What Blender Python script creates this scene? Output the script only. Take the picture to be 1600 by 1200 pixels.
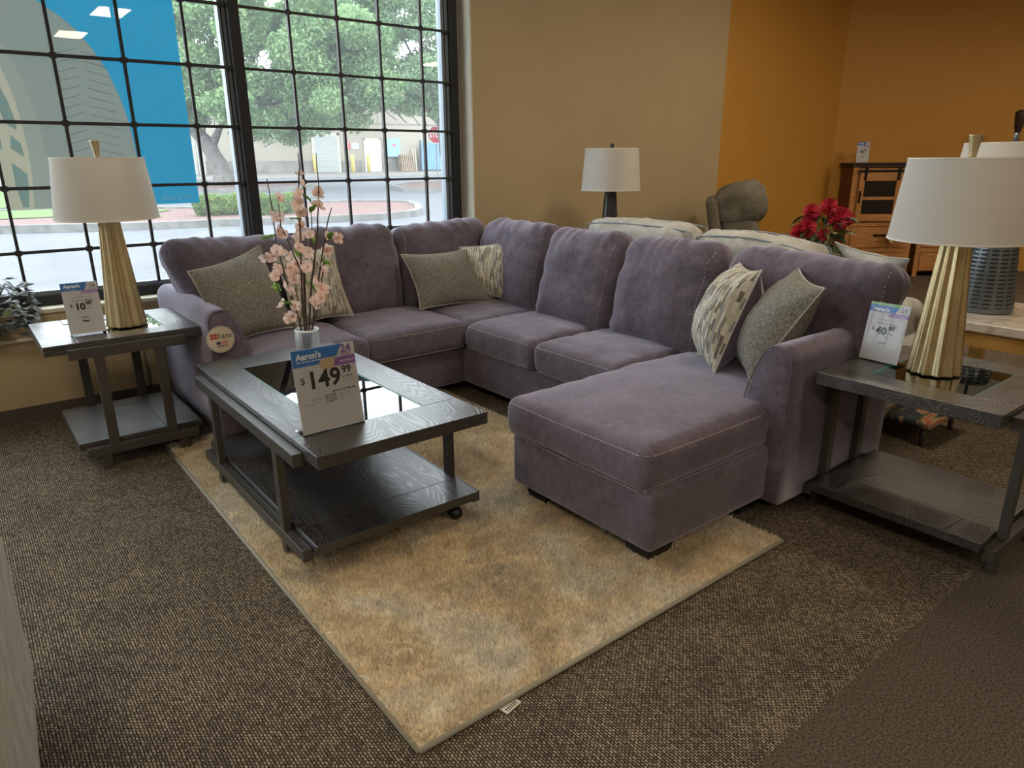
import bpy, math, random
import numpy as np
from mathutils import Vector, Matrix, noise

# ------------------------------------------------------------------ clear
for o in list(bpy.data.objects):
    bpy.data.objects.remove(o, do_unlink=True)
COL = bpy.context.scene.collection
scn = bpy.context.scene
PI = math.pi

# ------------------------------------------------------------------ camera
H = 1.35
FPX = 1095.0
PITCH, ROLL, YAW = 0.30834847, 0.00747786, 0.90543385
Fv = Vector((math.cos(YAW) * math.cos(PITCH), math.sin(YAW) * math.cos(PITCH), -math.sin(PITCH)))
Rh = Vector((math.sin(YAW), -math.cos(YAW), 0))
Dv = Fv.cross(Rh)
right = math.cos(ROLL) * Rh + math.sin(ROLL) * Dv
down = -math.sin(ROLL) * Rh + math.cos(ROLL) * Dv
NR = Vector((math.cos(YAW), math.sin(YAW), 0))
cam_d = bpy.data.cameras.new('camera')
cam = bpy.data.objects.new('camera', cam_d)
COL.objects.link(cam)
m = Matrix.Identity(4)
for i in range(3):
    m[i][0] = right[i]
    m[i][1] = -down[i]
    m[i][2] = -Fv[i]
m[2][3] = H
cam.matrix_world = m
cam_d.sensor_width = 36
cam_d.lens = 36 * FPX / 1600
cam_d.clip_start = 0.02
cam_d.clip_end = 300
scn.camera = cam

# ------------------------------------------------------------------ world, colour management
SKY = 3.5
w = bpy.data.worlds.new('overcast_sky')
scn.world = w
w.use_nodes = True
bg = w.node_tree.nodes['Background']
bg.inputs[0].default_value = (0.86, 0.94, 1.0, 1)
bg.inputs[1].default_value = SKY
scn.view_settings.view_transform = 'Standard'
scn.view_settings.look = 'None'
scn.view_settings.gamma = 1
scn.view_settings.exposure = 0.85
scn.view_settings.use_curve_mapping = False
CEIL_LIGHT = 21
CEIL_COLOR = (1.0, 0.84, 0.64)

# ------------------------------------------------------------------ node helpers
def srgb(r, g, b):
    def f(c):
        c /= 255.0
        return c / 12.92 if c <= 0.04045 else ((c + 0.055) / 1.055) ** 2.4
    return (f(r), f(g), f(b), 1)

def mulc(c, k):
    return (c[0] * k, c[1] * k, c[2] * k, 1)

class M:
    def __init__(s, name, color=(0.5, 0.5, 0.5, 1), rough=0.6, metal=0.0, **kw):
        s.m = bpy.data.materials.new(name)
        s.m.use_nodes = True
        s.nt = s.m.node_tree
        s.b = s.nt.nodes['Principled BSDF']
        s.out = s.nt.nodes['Material Output']
        s.b.inputs['Base Color'].default_value = color
        s.b.inputs['Roughness'].default_value = rough
        s.b.inputs['Metallic'].default_value = metal
        for k, v in kw.items():
            s.b.inputs[k.replace('_', ' ')].default_value = v
    def n(s, t, **props):
        nd = s.nt.nodes.new(t)
        for k, v in props.items():
            setattr(nd, k, v)
        return nd
    def l(s, a, b):
        s.nt.links.new(a, b)
    def coord(s, kind='Object', scale=(1, 1, 1), rot=(0, 0, 0)):
        tc = s.n('ShaderNodeTexCoord')
        mp = s.n('ShaderNodeMapping')
        mp.inputs['Scale'].default_value = scale
        mp.inputs['Rotation'].default_value = rot
        s.l(tc.outputs[kind], mp.inputs['Vector'])
        return mp.outputs['Vector']
    def noise(s, vec, scale=5, detail=4, rough=0.55, dist=0.0):
        nd = s.n('ShaderNodeTexNoise')
        nd.inputs['Scale'].default_value = scale
        nd.inputs['Detail'].default_value = detail
        nd.inputs['Roughness'].default_value = rough
        nd.inputs['Distortion'].default_value = dist
        s.l(vec, nd.inputs['Vector'])
        return nd.outputs['Fac']
    def ramp(s, fac, stops, interp='LINEAR'):
        r = s.n('ShaderNodeValToRGB')
        r.color_ramp.interpolation = interp
        e = r.color_ramp.elements
        while len(e) < len(stops):
            e.new(0.5)
        for i, (p, c) in enumerate(stops):
            e[i].position = p
            e[i].color = c
        s.l(fac, r.inputs['Fac'])
        return r.outputs['Color']
    def mix(s, fac, a, b, mode='MIX'):
        nd = s.n('ShaderNodeMix', data_type='RGBA', blend_type=mode)
        for v, i in ((fac, 0), (a, 6), (b, 7)):
            if hasattr(v, 'links'):
                s.l(v, nd.inputs[i])
            else:
                nd.inputs[i].default_value = v
        return nd.outputs[2]
    def bump(s, h, strength=0.3, dist=0.01):
        nd = s.n('ShaderNodeBump')
        nd.inputs['Strength'].default_value = strength
        nd.inputs['Distance'].default_value = dist
        s.l(h, nd.inputs['Height'])
        s.l(nd.outputs['Normal'], s.b.inputs['Normal'])
    def base(s, c):
        s.l(c, s.b.inputs['Base Color'])
        return s

def plain(name, c, rough=0.6, metal=0.0, **kw):
    return M(name, c, rough, metal, **kw).m

def noisy(name, c1, c2, scale=6, rough=0.7, bump=0.0, bscale=60, bdist=0.004, coord='Object', cs=(1, 1, 1), detail=4, lo=0.35, hi=0.65, **kw):
    a = M(name, c1, rough, **kw)
    v = a.coord(coord, cs)
    a.base(a.ramp(a.noise(v, scale, detail), [(lo, c1), (hi, c2)]))
    if bump:
        a.bump(a.noise(v, bscale, 3), bump, bdist)
    return a.m

# ------------------------------------------------------------------ materials
def fabric_mat(name, c1, c2, sheen=0.35, mott=3.5):
    a = M(name, c1, 0.85)
    v = a.coord()
    big = a.noise(v, mott, 5, 0.6, 0.6)
    fine = a.noise(v, 30, 6, 0.75)
    c = a.ramp(big, [(0.32, c1), (0.68, c2)])
    c = a.mix(0.5, c, a.ramp(fine, [(0.3, mulc(c1, 0.75)), (0.72, mulc(c2, 1.3))]))
    a.base(c)
    a.b.inputs['Sheen Weight'].default_value = sheen
    a.b.inputs['Sheen Roughness'].default_value = 0.45
    a.b.inputs['Sheen Tint'].default_value = (0.85, 0.82, 1, 1)
    a.b.inputs['Specular IOR Level'].default_value = 0.15
    a.bump(fine, 0.25, 0.004)
    return a.m

MAT = {}
MAT['sofa'] = fabric_mat('plum_grey_microfibre', (0.074, 0.059, 0.074, 1), (0.158, 0.133, 0.166, 1), 0.6, 5.5)
MAT['stitch'] = plain('pale_thread', (0.46, 0.40, 0.38, 1), 0.8)
MAT['foot'] = plain('black_wood', (0.012, 0.011, 0.011, 1), 0.5)
MAT['white_fab'] = noisy('pale_grey_linen', (0.33, 0.32, 0.28, 1), (0.46, 0.45, 0.40, 1), 14, 0.9, 0.3, 160, 0.003)
MAT['white_welt'] = plain('blue_grey_welt', (0.22, 0.25, 0.28, 1), 0.8)
MAT['recl'] = noisy('taupe_chenille', (0.13, 0.115, 0.085, 1), (0.20, 0.18, 0.14, 1), 9, 0.9, 0.4, 90, 0.006)

def tweed():
    a = M('grey_beige_tweed', (0.2, 0.19, 0.16, 1), 0.9)
    v1 = a.coord('UV', (45, 380, 1))
    v2 = a.coord('UV', (380, 45, 1))
    n1 = a.noise(v1, 1, 3, 0.6)
    n2 = a.noise(v2, 1, 3, 0.6)
    mx = a.n('ShaderNodeMath', operation='MAXIMUM')
    a.l(n1, mx.inputs[0]); a.l(n2, mx.inputs[1])
    c = a.ramp(mx.outputs[0], [(0.42, (0.085, 0.082, 0.072, 1)), (0.56, (0.20, 0.19, 0.16, 1)), (0.70, (0.40, 0.38, 0.32, 1))])
    a.base(c)
    a.bump(mx.outputs[0], 0.5, 0.003)
    return a.m
MAT['tweed'] = tweed()

def brushstrokes():
    a = M('brick_stroke_print', (0.5, 0.5, 0.45, 1), 0.85)
    v = a.coord('UV', (1, 1, 1), (0, 0, PI / 2))
    br = a.n('ShaderNodeTexBrick')
    br.inputs['Scale'].default_value = 1
    br.inputs['Brick Width'].default_value = 0.050
    br.inputs['Row Height'].default_value = 0.0085
    br.inputs['Mortar Size'].default_value = 0.0012
    br.inputs['Color1'].default_value = (0, 0, 0, 1)
    br.inputs['Color2'].default_value = (1, 1, 1, 1)
    br.inputs['Mortar'].default_value = (0.5, 0.5, 0.5, 1)
    br.offset_frequency = 2
    nz = a.n('ShaderNodeTexNoise')
    nz.inputs['Scale'].default_value = 14
    a.l(v, nz.inputs['Vector'])
    ad = a.n('ShaderNodeVectorMath', operation='MULTIPLY_ADD')
    ad.inputs[1].default_value = (0.03, 0.008, 0)
    a.l(nz.outputs['Color'], ad.inputs[0]); a.l(v, ad.inputs[2])
    a.l(ad.outputs[0], br.inputs['Vector'])
    sp = a.n('ShaderNodeSeparateColor')
    a.l(br.outputs['Color'], sp.inputs[0])
    c = a.ramp(sp.outputs[0], [(0.0, (0.50, 0.47, 0.38, 1)), (0.18, (0.62, 0.62, 0.58, 1)), (0.34, (0.17, 0.17, 0.17, 1)), (0.46, (0.40, 0.36, 0.26, 1)), (0.60, (0.28, 0.29, 0.30, 1)), (0.74, (0.55, 0.50, 0.38, 1)), (0.88, (0.12, 0.105, 0.085, 1))], 'CONSTANT')
    a.base(c)
    a.bump(sp.outputs[0], 0.2, 0.002)
    return a.m
MAT['strokes'] = brushstrokes()
MAT['pillow_pipe'] = plain('pale_piping', (0.42, 0.40, 0.35, 1), 0.8)

def dark_wood(name, c1, c2, rough=0.36, sc=1.0, rot=0, coat=0.0):
    a = M(name, c1, rough)
    v = a.coord('Object', (2.0 * sc, 8 * sc, 8 * sc), (0, 0, rot))
    nz = a.noise(v, 0.9, 1, 0.4, 0.5)
    wv = a.n('ShaderNodeMath', operation='MULTIPLY')
    wv.inputs[1].default_value = 210
    a.l(nz, wv.inputs[0])
    sn = a.n('ShaderNodeMath', operation='SINE')
    a.l(wv.outputs[0], sn.inputs[0])
    v2 = a.coord('Object', (10 * sc, 260 * sc, 60 * sc), (0, 0, rot))
    pores = a.noise(v2, 1, 3, 0.6)
    c = a.ramp(sn.outputs[0], [(0.0, c1), (1.0, c2)])
    c = a.mix(0.5, c, a.ramp(pores, [(0.35, mulc(c1, 0.6)), (0.65, mulc(c2, 1.2))]))
    a.base(c)
    ad = a.n('ShaderNodeMath', operation='ADD')
    a.l(sn.outputs[0], ad.inputs[0]); a.l(pores, ad.inputs[1])
    a.bump(ad.outputs[0], 0.35, 0.0012)
    rr = a.n('ShaderNodeMapRange')
    rr.inputs['From Min'].default_value = -1; rr.inputs['From Max'].default_value = 1
    rr.inputs['To Min'].default_value = rough - 0.05; rr.inputs['To Max'].default_value = rough + 0.14
    a.l(sn.outputs[0], rr.inputs['Value']); a.l(rr.outputs[0], a.b.inputs['Roughness'])
    a.b.inputs['Specular IOR Level'].default_value = 0.5
    a.b.inputs['Coat Weight'].default_value = coat; a.b.inputs['Coat Roughness'].default_value = 0.30; a.b.inputs['Coat IOR'].default_value = 1.8
    return a.m
MAT['table'] = dark_wood('charcoal_oak', (0.012, 0.011, 0.011, 1), (0.060, 0.056, 0.053, 1), coat=0.55)
MAT['table_end'] = dark_wood('charcoal_oak_cross', (0.012, 0.011, 0.010, 1), (0.050, 0.046, 0.042, 1), rot=PI / 2, coat=0.55)
MAT['rail'] = plain('brown_grey_steel', (0.070, 0.064, 0.057, 1), 0.42, 0.35)
MAT['honey'] = dark_wood('honey_pine', (0.44, 0.19, 0.055, 1), (0.54, 0.26, 0.085, 1), 0.5, 0.7)
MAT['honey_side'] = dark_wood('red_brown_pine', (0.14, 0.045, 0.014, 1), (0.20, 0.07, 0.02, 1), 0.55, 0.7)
MAT['black_iron'] = plain('black_iron', (0.012, 0.011, 0.010, 1), 0.5, 0.5)
MAT['darkwood'] = plain('dark_brown_wood', (0.03, 0.016, 0.009, 1), 0.5)
MAT['yellow_wood'] = noisy('golden_pine', (0.55, 0.30, 0.07, 1), (0.65, 0.38, 0.10, 1), 8, 0.5)

def glassy(name, tint, ior=1.5, rough=0.0, tintmix=1.0):
    a = M(name)
    nt = a.nt
    nt.nodes.remove(a.b)
    tr = a.n('ShaderNodeBsdfTransparent'); tr.inputs[0].default_value = tint
    gl = a.n('ShaderNodeBsdfGlossy'); gl.inputs['Roughness'].default_value = rough
    fr = a.n('ShaderNodeFresnel'); fr.inputs[0].default_value = ior
    mx = a.n('ShaderNodeMixShader')
    a.l(fr.outputs[0], mx.inputs[0]); a.l(tr.outputs[0], mx.inputs[1]); a.l(gl.outputs[0], mx.inputs[2])
    a.l(mx.outputs[0], a.out.inputs['Surface'])
    return a.m
MAT['pane'] = glassy('window_glass', (0.97, 0.99, 0.98, 1), 1.45)
def haze_mix(mat, amt):  # mixes a pale translucent haze into a glass material
    nt = mat.node_tree; out = nt.nodes['Material Output']; src = out.inputs['Surface'].links[0].from_socket
    tl = nt.nodes.new('ShaderNodeBsdfTranslucent'); tl.inputs[0].default_value = (0.9, 0.95, 1, 1)
    mx = nt.nodes.new('ShaderNodeMixShader'); mx.inputs[0].default_value = amt
    nt.links.new(src, mx.inputs[1]); nt.links.new(tl.outputs[0], mx.inputs[2]); nt.links.new(mx.outputs[0], out.inputs['Surface'])
haze_mix(MAT['pane'], 0.05)  # dirt film plus painted veil of room reflections, lifting the blacks outside
MAT['tableglass'] = glassy('table_glass', (0.42, 0.55, 0.50, 1), 2.1)
MAT['vase'] = glassy('vase_glass', (0.985, 0.99, 0.995, 1), 1.45)
MAT_V = True
MAT['acrylic'] = glassy('clear_acrylic', (0.96, 0.97, 0.98, 1), 1.22)
MAT['green_edge'] = plain('green_glass_edge', (0.05, 0.45, 0.30, 1), 0.15)

def gold():
    a = M('champagne_gold', (0.50, 0.40, 0.22, 1), 0.34, 0.85)
    v = a.coord('Object', (1, 1, 0.8))
    a.base(a.ramp(a.noise(v, 22, 5, 0.7), [(0.3, (0.46, 0.37, 0.20, 1)), (0.7, (0.64, 0.52, 0.30, 1))]))
    return a.m
MAT['gold'] = gold()
def shade_mat():
    a = M('white_linen_shade', (0.60, 0.585, 0.54, 1), 0.9)
    nt = a.nt
    tl = a.n('ShaderNodeBsdfTranslucent'); tl.inputs[0].default_value = (0.62, 0.52, 0.38, 1)
    mx = a.n('ShaderNodeMixShader'); mx.inputs[0].default_value = 0.16
    a.l(a.b.outputs[0], mx.inputs[1]); a.l(tl.outputs[0], mx.inputs[2]); a.l(mx.outputs[0], a.out.inputs['Surface'])
    v = a.coord('Object', (300, 300, 300))
    a.bump(a.noise(v, 1, 2), 0.05, 0.001)
    return a.m
MAT['shade'] = shade_mat()
MAT['shade_in'] = plain('shade_lining', (0.65, 0.62, 0.56, 1), 0.8)
MAT['dark_metal'] = plain('gunmetal', (0.06, 0.065, 0.07, 1), 0.35, 0.7)
MAT['grey_metal'] = plain('blue_grey_metal', (0.20, 0.23, 0.26, 1), 0.32, 0.75)
MAT['slot'] = plain('slot_shadow_metal', (0.05, 0.055, 0.06, 1), 0.45, 0.6)
MAT['white_metal'] = plain('dimmed_grey_aluminium', (0.20, 0.235, 0.275, 1), 0.45, 0.3)  # backlit darkness of the window strips is put into this grey
MAT['frame'] = plain('black_window_steel', (0.018, 0.019, 0.022, 1), 0.5, 0.3)
MAT['muntin'] = plain('brown_black_bar', (0.030, 0.028, 0.030, 1), 0.5, 0.3)

MAT['tan'] = noisy('tan_paint', (0.44, 0.345, 0.20, 1), (0.47, 0.37, 0.215, 1), 1.2, 0.7, 0.08, 220, 0.001)
MAT['orange'] = noisy('orange_paint', (0.50, 0.245, 0.035, 1), (0.53, 0.26, 0.04, 1), 1.2, 0.6, 0.08, 220, 0.001)
MAT['cream'] = noisy('cream_paint', (0.62, 0.58, 0.46, 1), (0.66, 0.62, 0.50, 1), 2, 0.6, 0.05, 200, 0.001)
MAT['ceil'] = plain('ceiling_tile', (0.75, 0.73, 0.68, 1), 0.8)
MAT['basebd'] = plain('brown_vinyl_base', (0.075, 0.062, 0.050, 1), 0.5)

def carpet():
    a = M('ribbed_carpet', (0.1, 0.09, 0.08, 1), 0.95)
    tc = a.n('ShaderNodeTexCoord')
    # rows of loops, brick-laid, running along y
    v = a.coord('Object', (1, 1, 1), (0, 0, PI / 2))
    nz = a.n('ShaderNodeTexNoise'); nz.inputs['Scale'].default_value = 90; nz.inputs['Detail'].default_value = 2
    a.l(v, nz.inputs['Vector'])
    ad = a.n('ShaderNodeVectorMath', operation='MULTIPLY_ADD')
    ad.inputs[1].default_value = (0.010, 0.007, 0)
    a.l(nz.outputs['Color'], ad.inputs[0]); a.l(v, ad.inputs[2])
    br = a.n('ShaderNodeTexBrick')
    br.inputs['Scale'].default_value = 1
    br.inputs['Brick Width'].default_value = 0.0120
    br.inputs['Row Height'].default_value = 0.0076
    br.inputs['Mortar Size'].default_value = 0.0021
    br.inputs['Mortar Smooth'].default_value = 0.6
    br.inputs['Color1'].default_value = (0.40, 0.325, 0.225, 1)
    br.inputs['Color2'].default_value = (0.14, 0.108, 0.076, 1)
    br.inputs['Mortar'].default_value = (0.030, 0.025, 0.021, 1)
    a.l(ad.outputs[0], br.inputs['Vector'])
    n2 = a.noise(v, 6, 3)
    c = a.mix(1.0, br.outputs['Color'], a.ramp(n2, [(0.3, (0.80, 0.80, 0.82, 1)), (0.7, (1.1, 1.08, 1.05, 1))]), 'MULTIPLY')
    a.base(c)
    inv = a.n('ShaderNodeMath', operation='SUBTRACT'); inv.inputs[0].default_value = 1
    a.l(br.outputs['Fac'], inv.inputs[1])
    a.bump(inv.outputs[0], 0.7, 0.004)
    a.b.inputs['Specular IOR Level'].default_value = 0.1
    return a.m
MAT['carpet'] = carpet()
MAT['aisle'] = noisy('brown_aisle_carpet', (0.026, 0.019, 0.013, 1), (0.125, 0.092, 0.060, 1), 150, 0.95, 0.7, 170, 0.004, detail=3)

def rug_mat(name, k=1.0, blades=False):
    a = M(name, (0.5, 0.4, 0.22, 1), 0.9)
    v = a.coord()
    big = a.noise(v, 2.6, 4, 0.6, 0.8)
    mid = a.noise(v, 14, 3, 0.6)
    c = a.ramp(big, [(0.30, mulc((0.52, 0.45, 0.36, 1), k)), (0.45, mulc((0.90, 0.74, 0.48, 1), k)), (0.58, mulc((0.97, 0.90, 0.74, 1), k)), (0.74, mulc((0.78, 0.74, 0.68, 1), k))])
    c = a.mix(0.35, c, a.ramp(mid, [(0.35, mulc((0.52, 0.45, 0.35, 1), k)), (0.65, mulc((0.97, 0.87, 0.67, 1), k))]))
    if blades:
        at = a.n('ShaderNodeAttribute'); at.attribute_name = 'tint'
        c = a.mix(1.0, c, at.outputs['Color'], 'MULTIPLY')
    a.base(c)
    a.b.inputs['Specular IOR Level'].default_value = 0.15
    if blades:
        tl = a.n('ShaderNodeBsdfTranslucent'); a.l(c, tl.inputs[0])
        mx = a.n('ShaderNodeMixShader'); mx.inputs[0].default_value = .4
        a.l(a.b.outputs[0], mx.inputs[1]); a.l(tl.outputs[0], mx.inputs[2]); a.l(mx.outputs[0], a.out.inputs['Surface'])
    return a.m
MAT['rug'] = rug_mat('shag_backing', 0.7)
MAT['pile'] = rug_mat('shag_pile', 1.0, True)
MAT['rugedge'] = plain('grey_binding', (0.30, 0.28, 0.22, 1), 0.8)

haze_mix(MAT['vase'], 0.16)  # painted haze that lightens the dark-looking vase, not a layer of dust
# ------------------------------------------------------------------ geometry builder
class MB:
    def __init__(s):
        s.v = []; s.f = []; s.mi = []; s.uv = []; s.T = Matrix.Identity(4)
    def add(s, verts, faces, mi=0, uv=None):
        b = len(s.v)
        for p in verts:
            s.v.append(tuple(s.T @ Vector(p)))
        for i, f in enumerate(faces):
            s.f.append([b + j for j in f]); s.mi.append(mi)
            s.uv.append(uv[i] if uv else None)
        return s
    def box(s, x0, x1, y0, y1, z0, z1, mi=0):
        v = [(x0, y0, z0), (x1, y0, z0), (x1, y1, z0), (x0, y1, z0), (x0, y0, z1), (x1, y0, z1), (x1, y1, z1), (x0, y1, z1)]
        return s.add(v, [(0, 3, 2, 1), (4, 5, 6, 7), (0, 1, 5, 4), (1, 2, 6, 5), (2, 3, 7, 6), (3, 0, 4, 7)], mi)
    def prism(s, poly, axis, a, b, mi=0):
        """poly: list of 2D points extruded along axis from a to b."""
        n = len(poly)
        def P(p, t):
            if axis == 'x': return (t, p[0], p[1])
            if axis == 'y': return (p[0], t, p[1])
            return (p[0], p[1], t)
        v = [P(p, a) for p in poly] + [P(p, b) for p in poly]
        f = [list(range(n)), list(range(2 * n - 1, n - 1, -1))]
        f += [(i, i + n, (i + 1) % n + n, (i + 1) % n) for i in range(n)]
        return s.add(v, f, mi)
    def lathe(s, prof, n=32, c=(0, 0, 0), cap=True, rf=None, mi=0):
        v = []; f = []
        k = len(prof)
        for (r, z) in prof:
            for i in range(n):
                a = 2 * PI * i / n
                rr = r * (rf(a, z) if rf else 1)
                v.append((c[0] + rr * math.cos(a), c[1] + rr * math.sin(a), c[2] + z))
        for j in range(k - 1):
            for i in range(n):
                i2 = (i + 1) % n
                f.append((j * n + i, j * n + i2, (j + 1) * n + i2, (j + 1) * n + i))
        if cap:
            f.append(list(range(n - 1, -1, -1)))
            f.append([(k - 1) * n + i for i in range(n)])
        return s.add(v, f, mi)
    def tube(s, pts, r, n=8, mi=0, cap=True):
        pts = [Vector(p) for p in pts]
        rs = r if isinstance(r, (list, tuple)) else [r] * len(pts)
        v = []; f = []
        up = Vector((0, 0, 1))
        prev = None
        for i, p in enumerate(pts):
            t = (pts[min(i + 1, len(pts) - 1)] - pts[max(i - 1, 0)])
            if t.length < 1e-9: t = Vector((0, 0, 1))
            t.normalize()
            if prev is None:
                a = t.cross(up)
                if a.length < 0.1: a = t.cross(Vector((1, 0, 0)))
            else:
                a = prev - t * prev.dot(t)
            a.normalize(); prev = a
            b = t.cross(a)
            for k in range(n):
                an = 2 * PI * k / n
                v.append(tuple(p + rs[i] * (math.cos(an) * a + math.sin(an) * b)))
        for j in range(len(pts) - 1):
            for k in range(n):
                k2 = (k + 1) % n
                f.append((j * n + k, j * n + k2, (j + 1) * n + k2, (j + 1) * n + k))
        if cap:
            f.append(list(range(n - 1, -1, -1)))
            f.append([(len(pts) - 1) * n + k for k in range(n)])
        return s.add(v, f, mi)
    def sphere(s, c, r, n=10, mi=0, sz=1.0):
        prof = [(max(1e-4, r * math.sin(PI * j / n)), -r * sz * math.cos(PI * j / n)) for j in range(n + 1)]
        return s.lathe(prof, n + 4, c, True, None, mi)
    def build(s, name, mats, parent=None, smooth=False, loc=None, bevel=0, bseg=2, rot=None):
        me = bpy.data.meshes.new(name)
        me.from_pydata(s.v, [], s.f)
        if not isinstance(mats, (list, tuple)): mats = [mats]
        for mm in mats: me.materials.append(mm)
        for p, i in zip(me.polygons, s.mi): p.material_index = i
        if any(u is not None for u in s.uv):
            ul = me.uv_layers.new(name='UVMap')
            for p, u in zip(me.polygons, s.uv):
                if u:
                    for li, c in zip(p.loop_indices, u): ul.data[li].uv = c
        if smooth:
            for p in me.polygons: p.use_smooth = True
        me.update()
        o = bpy.data.objects.new(name, me)
        COL.objects.link(o)
        if parent: o.parent = parent
        if loc: o.location = loc
        if rot: o.rotation_euler = rot
        if bevel:
            b = o.modifiers.new('bevel', 'BEVEL'); b.width = bevel; b.segments = bseg; b.limit_method = 'ANGLE'
            if not smooth:
                for p in me.polygons: p.use_smooth = True
                b.harden_normals = True
        return o

def tag(o, label=None, cat=None, group=None, kind=None):
    if label: o['label'] = label
    if cat: o['category'] = cat
    if group: o['group'] = group
    if kind: o['kind'] = kind
    return o

def thing(name, label, cat, loc=(0, 0, 0), rz=0, group=None):
    o = bpy.data.objects.new(name, None)
    COL.objects.link(o)
    o.empty_display_size = 0.1
    o.location = loc; o.rotation_euler = (0, 0, rz)
    return tag(o, label, cat, group)

def copy_tree(o, parent=None):
    c = o.copy(); COL.objects.link(c)
    if parent: c.parent = parent
    for ch in list(o.children): copy_tree(ch, c)
    return c

def struct(o):
    o['kind'] = 'structure'; return o

def fn(p, sc, seed=0):
    return noise.noise(Vector((p[0] * sc + seed, p[1] * sc - seed * 1.7, p[2] * sc + seed * 0.3)))

def rounded(cx, cy, cz, sx, sy, sz, r, nseg=14, fnc=None, mb=None, edge=4):
    """rounded box grid centred at c with full sizes; fnc(local p, unit q)->p"""
    half = (sx / 2, sy / 2, sz / 2)
    def axis(h, n):
        rr = min(r, h * 0.98)
        a = [-h + rr * (1 - math.cos(PI / 2 * i / edge)) for i in range(edge)]
        mid = [(-h + rr) + (2 * (h - rr)) * i / n for i in range(n + 1)]
        b = [h - rr * (1 - math.cos(PI / 2 * i / edge)) for i in range(edge - 1, -1, -1)]
        return a + mid + b
    ax = [axis(half[i], max(1, int(round(nseg * min(1, 2 * half[i] / max(sx, sy, sz)))))) for i in range(3)]
    vid = {}; verts = []; faces = []
    def V(p):
        k = (round(p[0], 6), round(p[1], 6), round(p[2], 6))
        if k in vid: return vid[k]
        q = Vector(p)
        rr = [min(r, half[i] * 0.98) for i in range(3)]
        rr = min(rr)
        inner = Vector([max(-(half[i] - rr), min(half[i] - rr, q[i])) for i in range(3)])
        d = q - inner
        if d.length > 1e-9:
            q2 = inner + d.normalized() * rr
        else:
            q2 = q
        u = Vector((q2[0] / half[0], q2[1] / half[1], q2[2] / half[2]))
        if fnc: q2 = Vector(fnc(q2, u))
        verts.append((cx + q2[0], cy + q2[1], cz + q2[2]))
        vid[k] = len(verts) - 1
        return vid[k]
    for a in range(3):
        b, c = (a + 1) % 3, (a + 2) % 3
        for sgn in (-1, 1):
            for i in range(len(ax[b]) - 1):
                for j in range(len(ax[c]) - 1):
                    def P(ii, jj):
                        p = [0, 0, 0]; p[a] = sgn * half[a]; p[b] = ax[b][ii]; p[c] = ax[c][jj]; return V(p)
                    q = [P(i, j), P(i + 1, j), P(i + 1, j + 1), P(i, j + 1)]
                    if sgn < 0: q = q[::-1]
                    if len(set(q)) == 4: faces.append(q)
                    elif len(set(q)) == 3:
                        s_ = []
                        for t in q:
                            if t not in s_: s_.append(t)
                        faces.append(s_)
    mb = mb or MB()
    mb.add(verts, faces)
    return mb

def text_into(mb, s, size, pos, mi=0, bold=0.0, align='LEFT', flip=False, sx=1.0, spacing=1.0):
    """lettering lying in the local x-z plane, facing -y"""
    cu = bpy.data.curves.new('t', 'FONT')
    cu.body = s; cu.size = size; cu.offset = bold; cu.align_x = align; cu.resolution_u = 3
    cu.space_character = spacing
    ob = bpy.data.objects.new('t', cu)
    COL.objects.link(ob)
    dg = bpy.context.evaluated_depsgraph_get()
    me = bpy.data.meshes.new_from_object(ob.evaluated_get(dg))
    vs = [((-1 if flip else 1) * v.co.x * sx + pos[0], pos[1], v.co.y + pos[2]) for v in me.vertices]
    fs = [list(p.vertices) for p in me.polygons]
    mb.add(vs, fs, mi)
    bpy.data.objects.remove(ob, do_unlink=True); bpy.data.curves.remove(cu); bpy.data.meshes.remove(me)

# ================================================================== THE ROOM
WY = 4.49          # inner face of the window wall
JX = 3.170          # right jamb of the window
TANX = 6.17        # where tan paint meets orange
CX = 8.36          # far corner
WTOP = 3.0; CH = 3.3
AIS = 0.665
# floor
mb = MB()
mb.add([(-8, AIS, 0), (14, AIS, 0), (14, 4.6, 0), (-8, 4.6, 0)], [(0, 1, 2, 3)], 0)
mb.add([(-8, -6, 0), (14, -6, 0), (14, AIS, 0), (-8, AIS, 0)], [(0, 1, 2, 3)], 1)
mb.add([(-8, -6, -.12), (14, -6, -.12), (14, 4.6, -.12), (-8, 4.6, -.12)], [(3, 2, 1, 0)], 0)
struct(mb.build('floor', [MAT['carpet'], MAT['aisle']]))
# ceiling
mb = MB(); mb.box(-8, 14, -6, 4.8, CH, CH + .12)
struct(mb.build('ceiling', MAT['ceil']))
# window wall
mb = MB()
mb.box(-8, JX, WY, WY + .2, 0, .60)
mb.box(-8, JX, WY, WY + .2, WTOP, CH)
mb.box(JX, TANX, WY, WY + .2, 0, CH)
struct(mb.build('wall_window', MAT['tan']))
mb = MB(); mb.box(TANX, CX + .15, WY, WY + .2, 0, CH)
struct(mb.build('wall_far', MAT['orange']))
mb = MB()
e = Vector((CX, WY, 0)) + Rh * 7.2
e2 = e + NR * .2; s2 = Vector((CX, WY, 0)) + NR * .2
mb.prism([(CX, WY), (e.x, e.y), (e2.x, e2.y), (s2.x, s2.y)], 'z', 0, CH)
struct(mb.build('wall_right', MAT['orange']))
mb = MB(); mb.box(-8.15, -8, -6, 4.7, 0, CH)
struct(mb.build('wall_left', MAT['tan']))
mb = MB(); mb.box(-8.15, 14.15, -6.15, -6, 0, CH)
struct(mb.build('wall_back', MAT['tan']))
mb = MB(); mb.box(14, 14.15, -6, .2, 0, CH)
struct(mb.build('wall_side', MAT['orange']))
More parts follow.
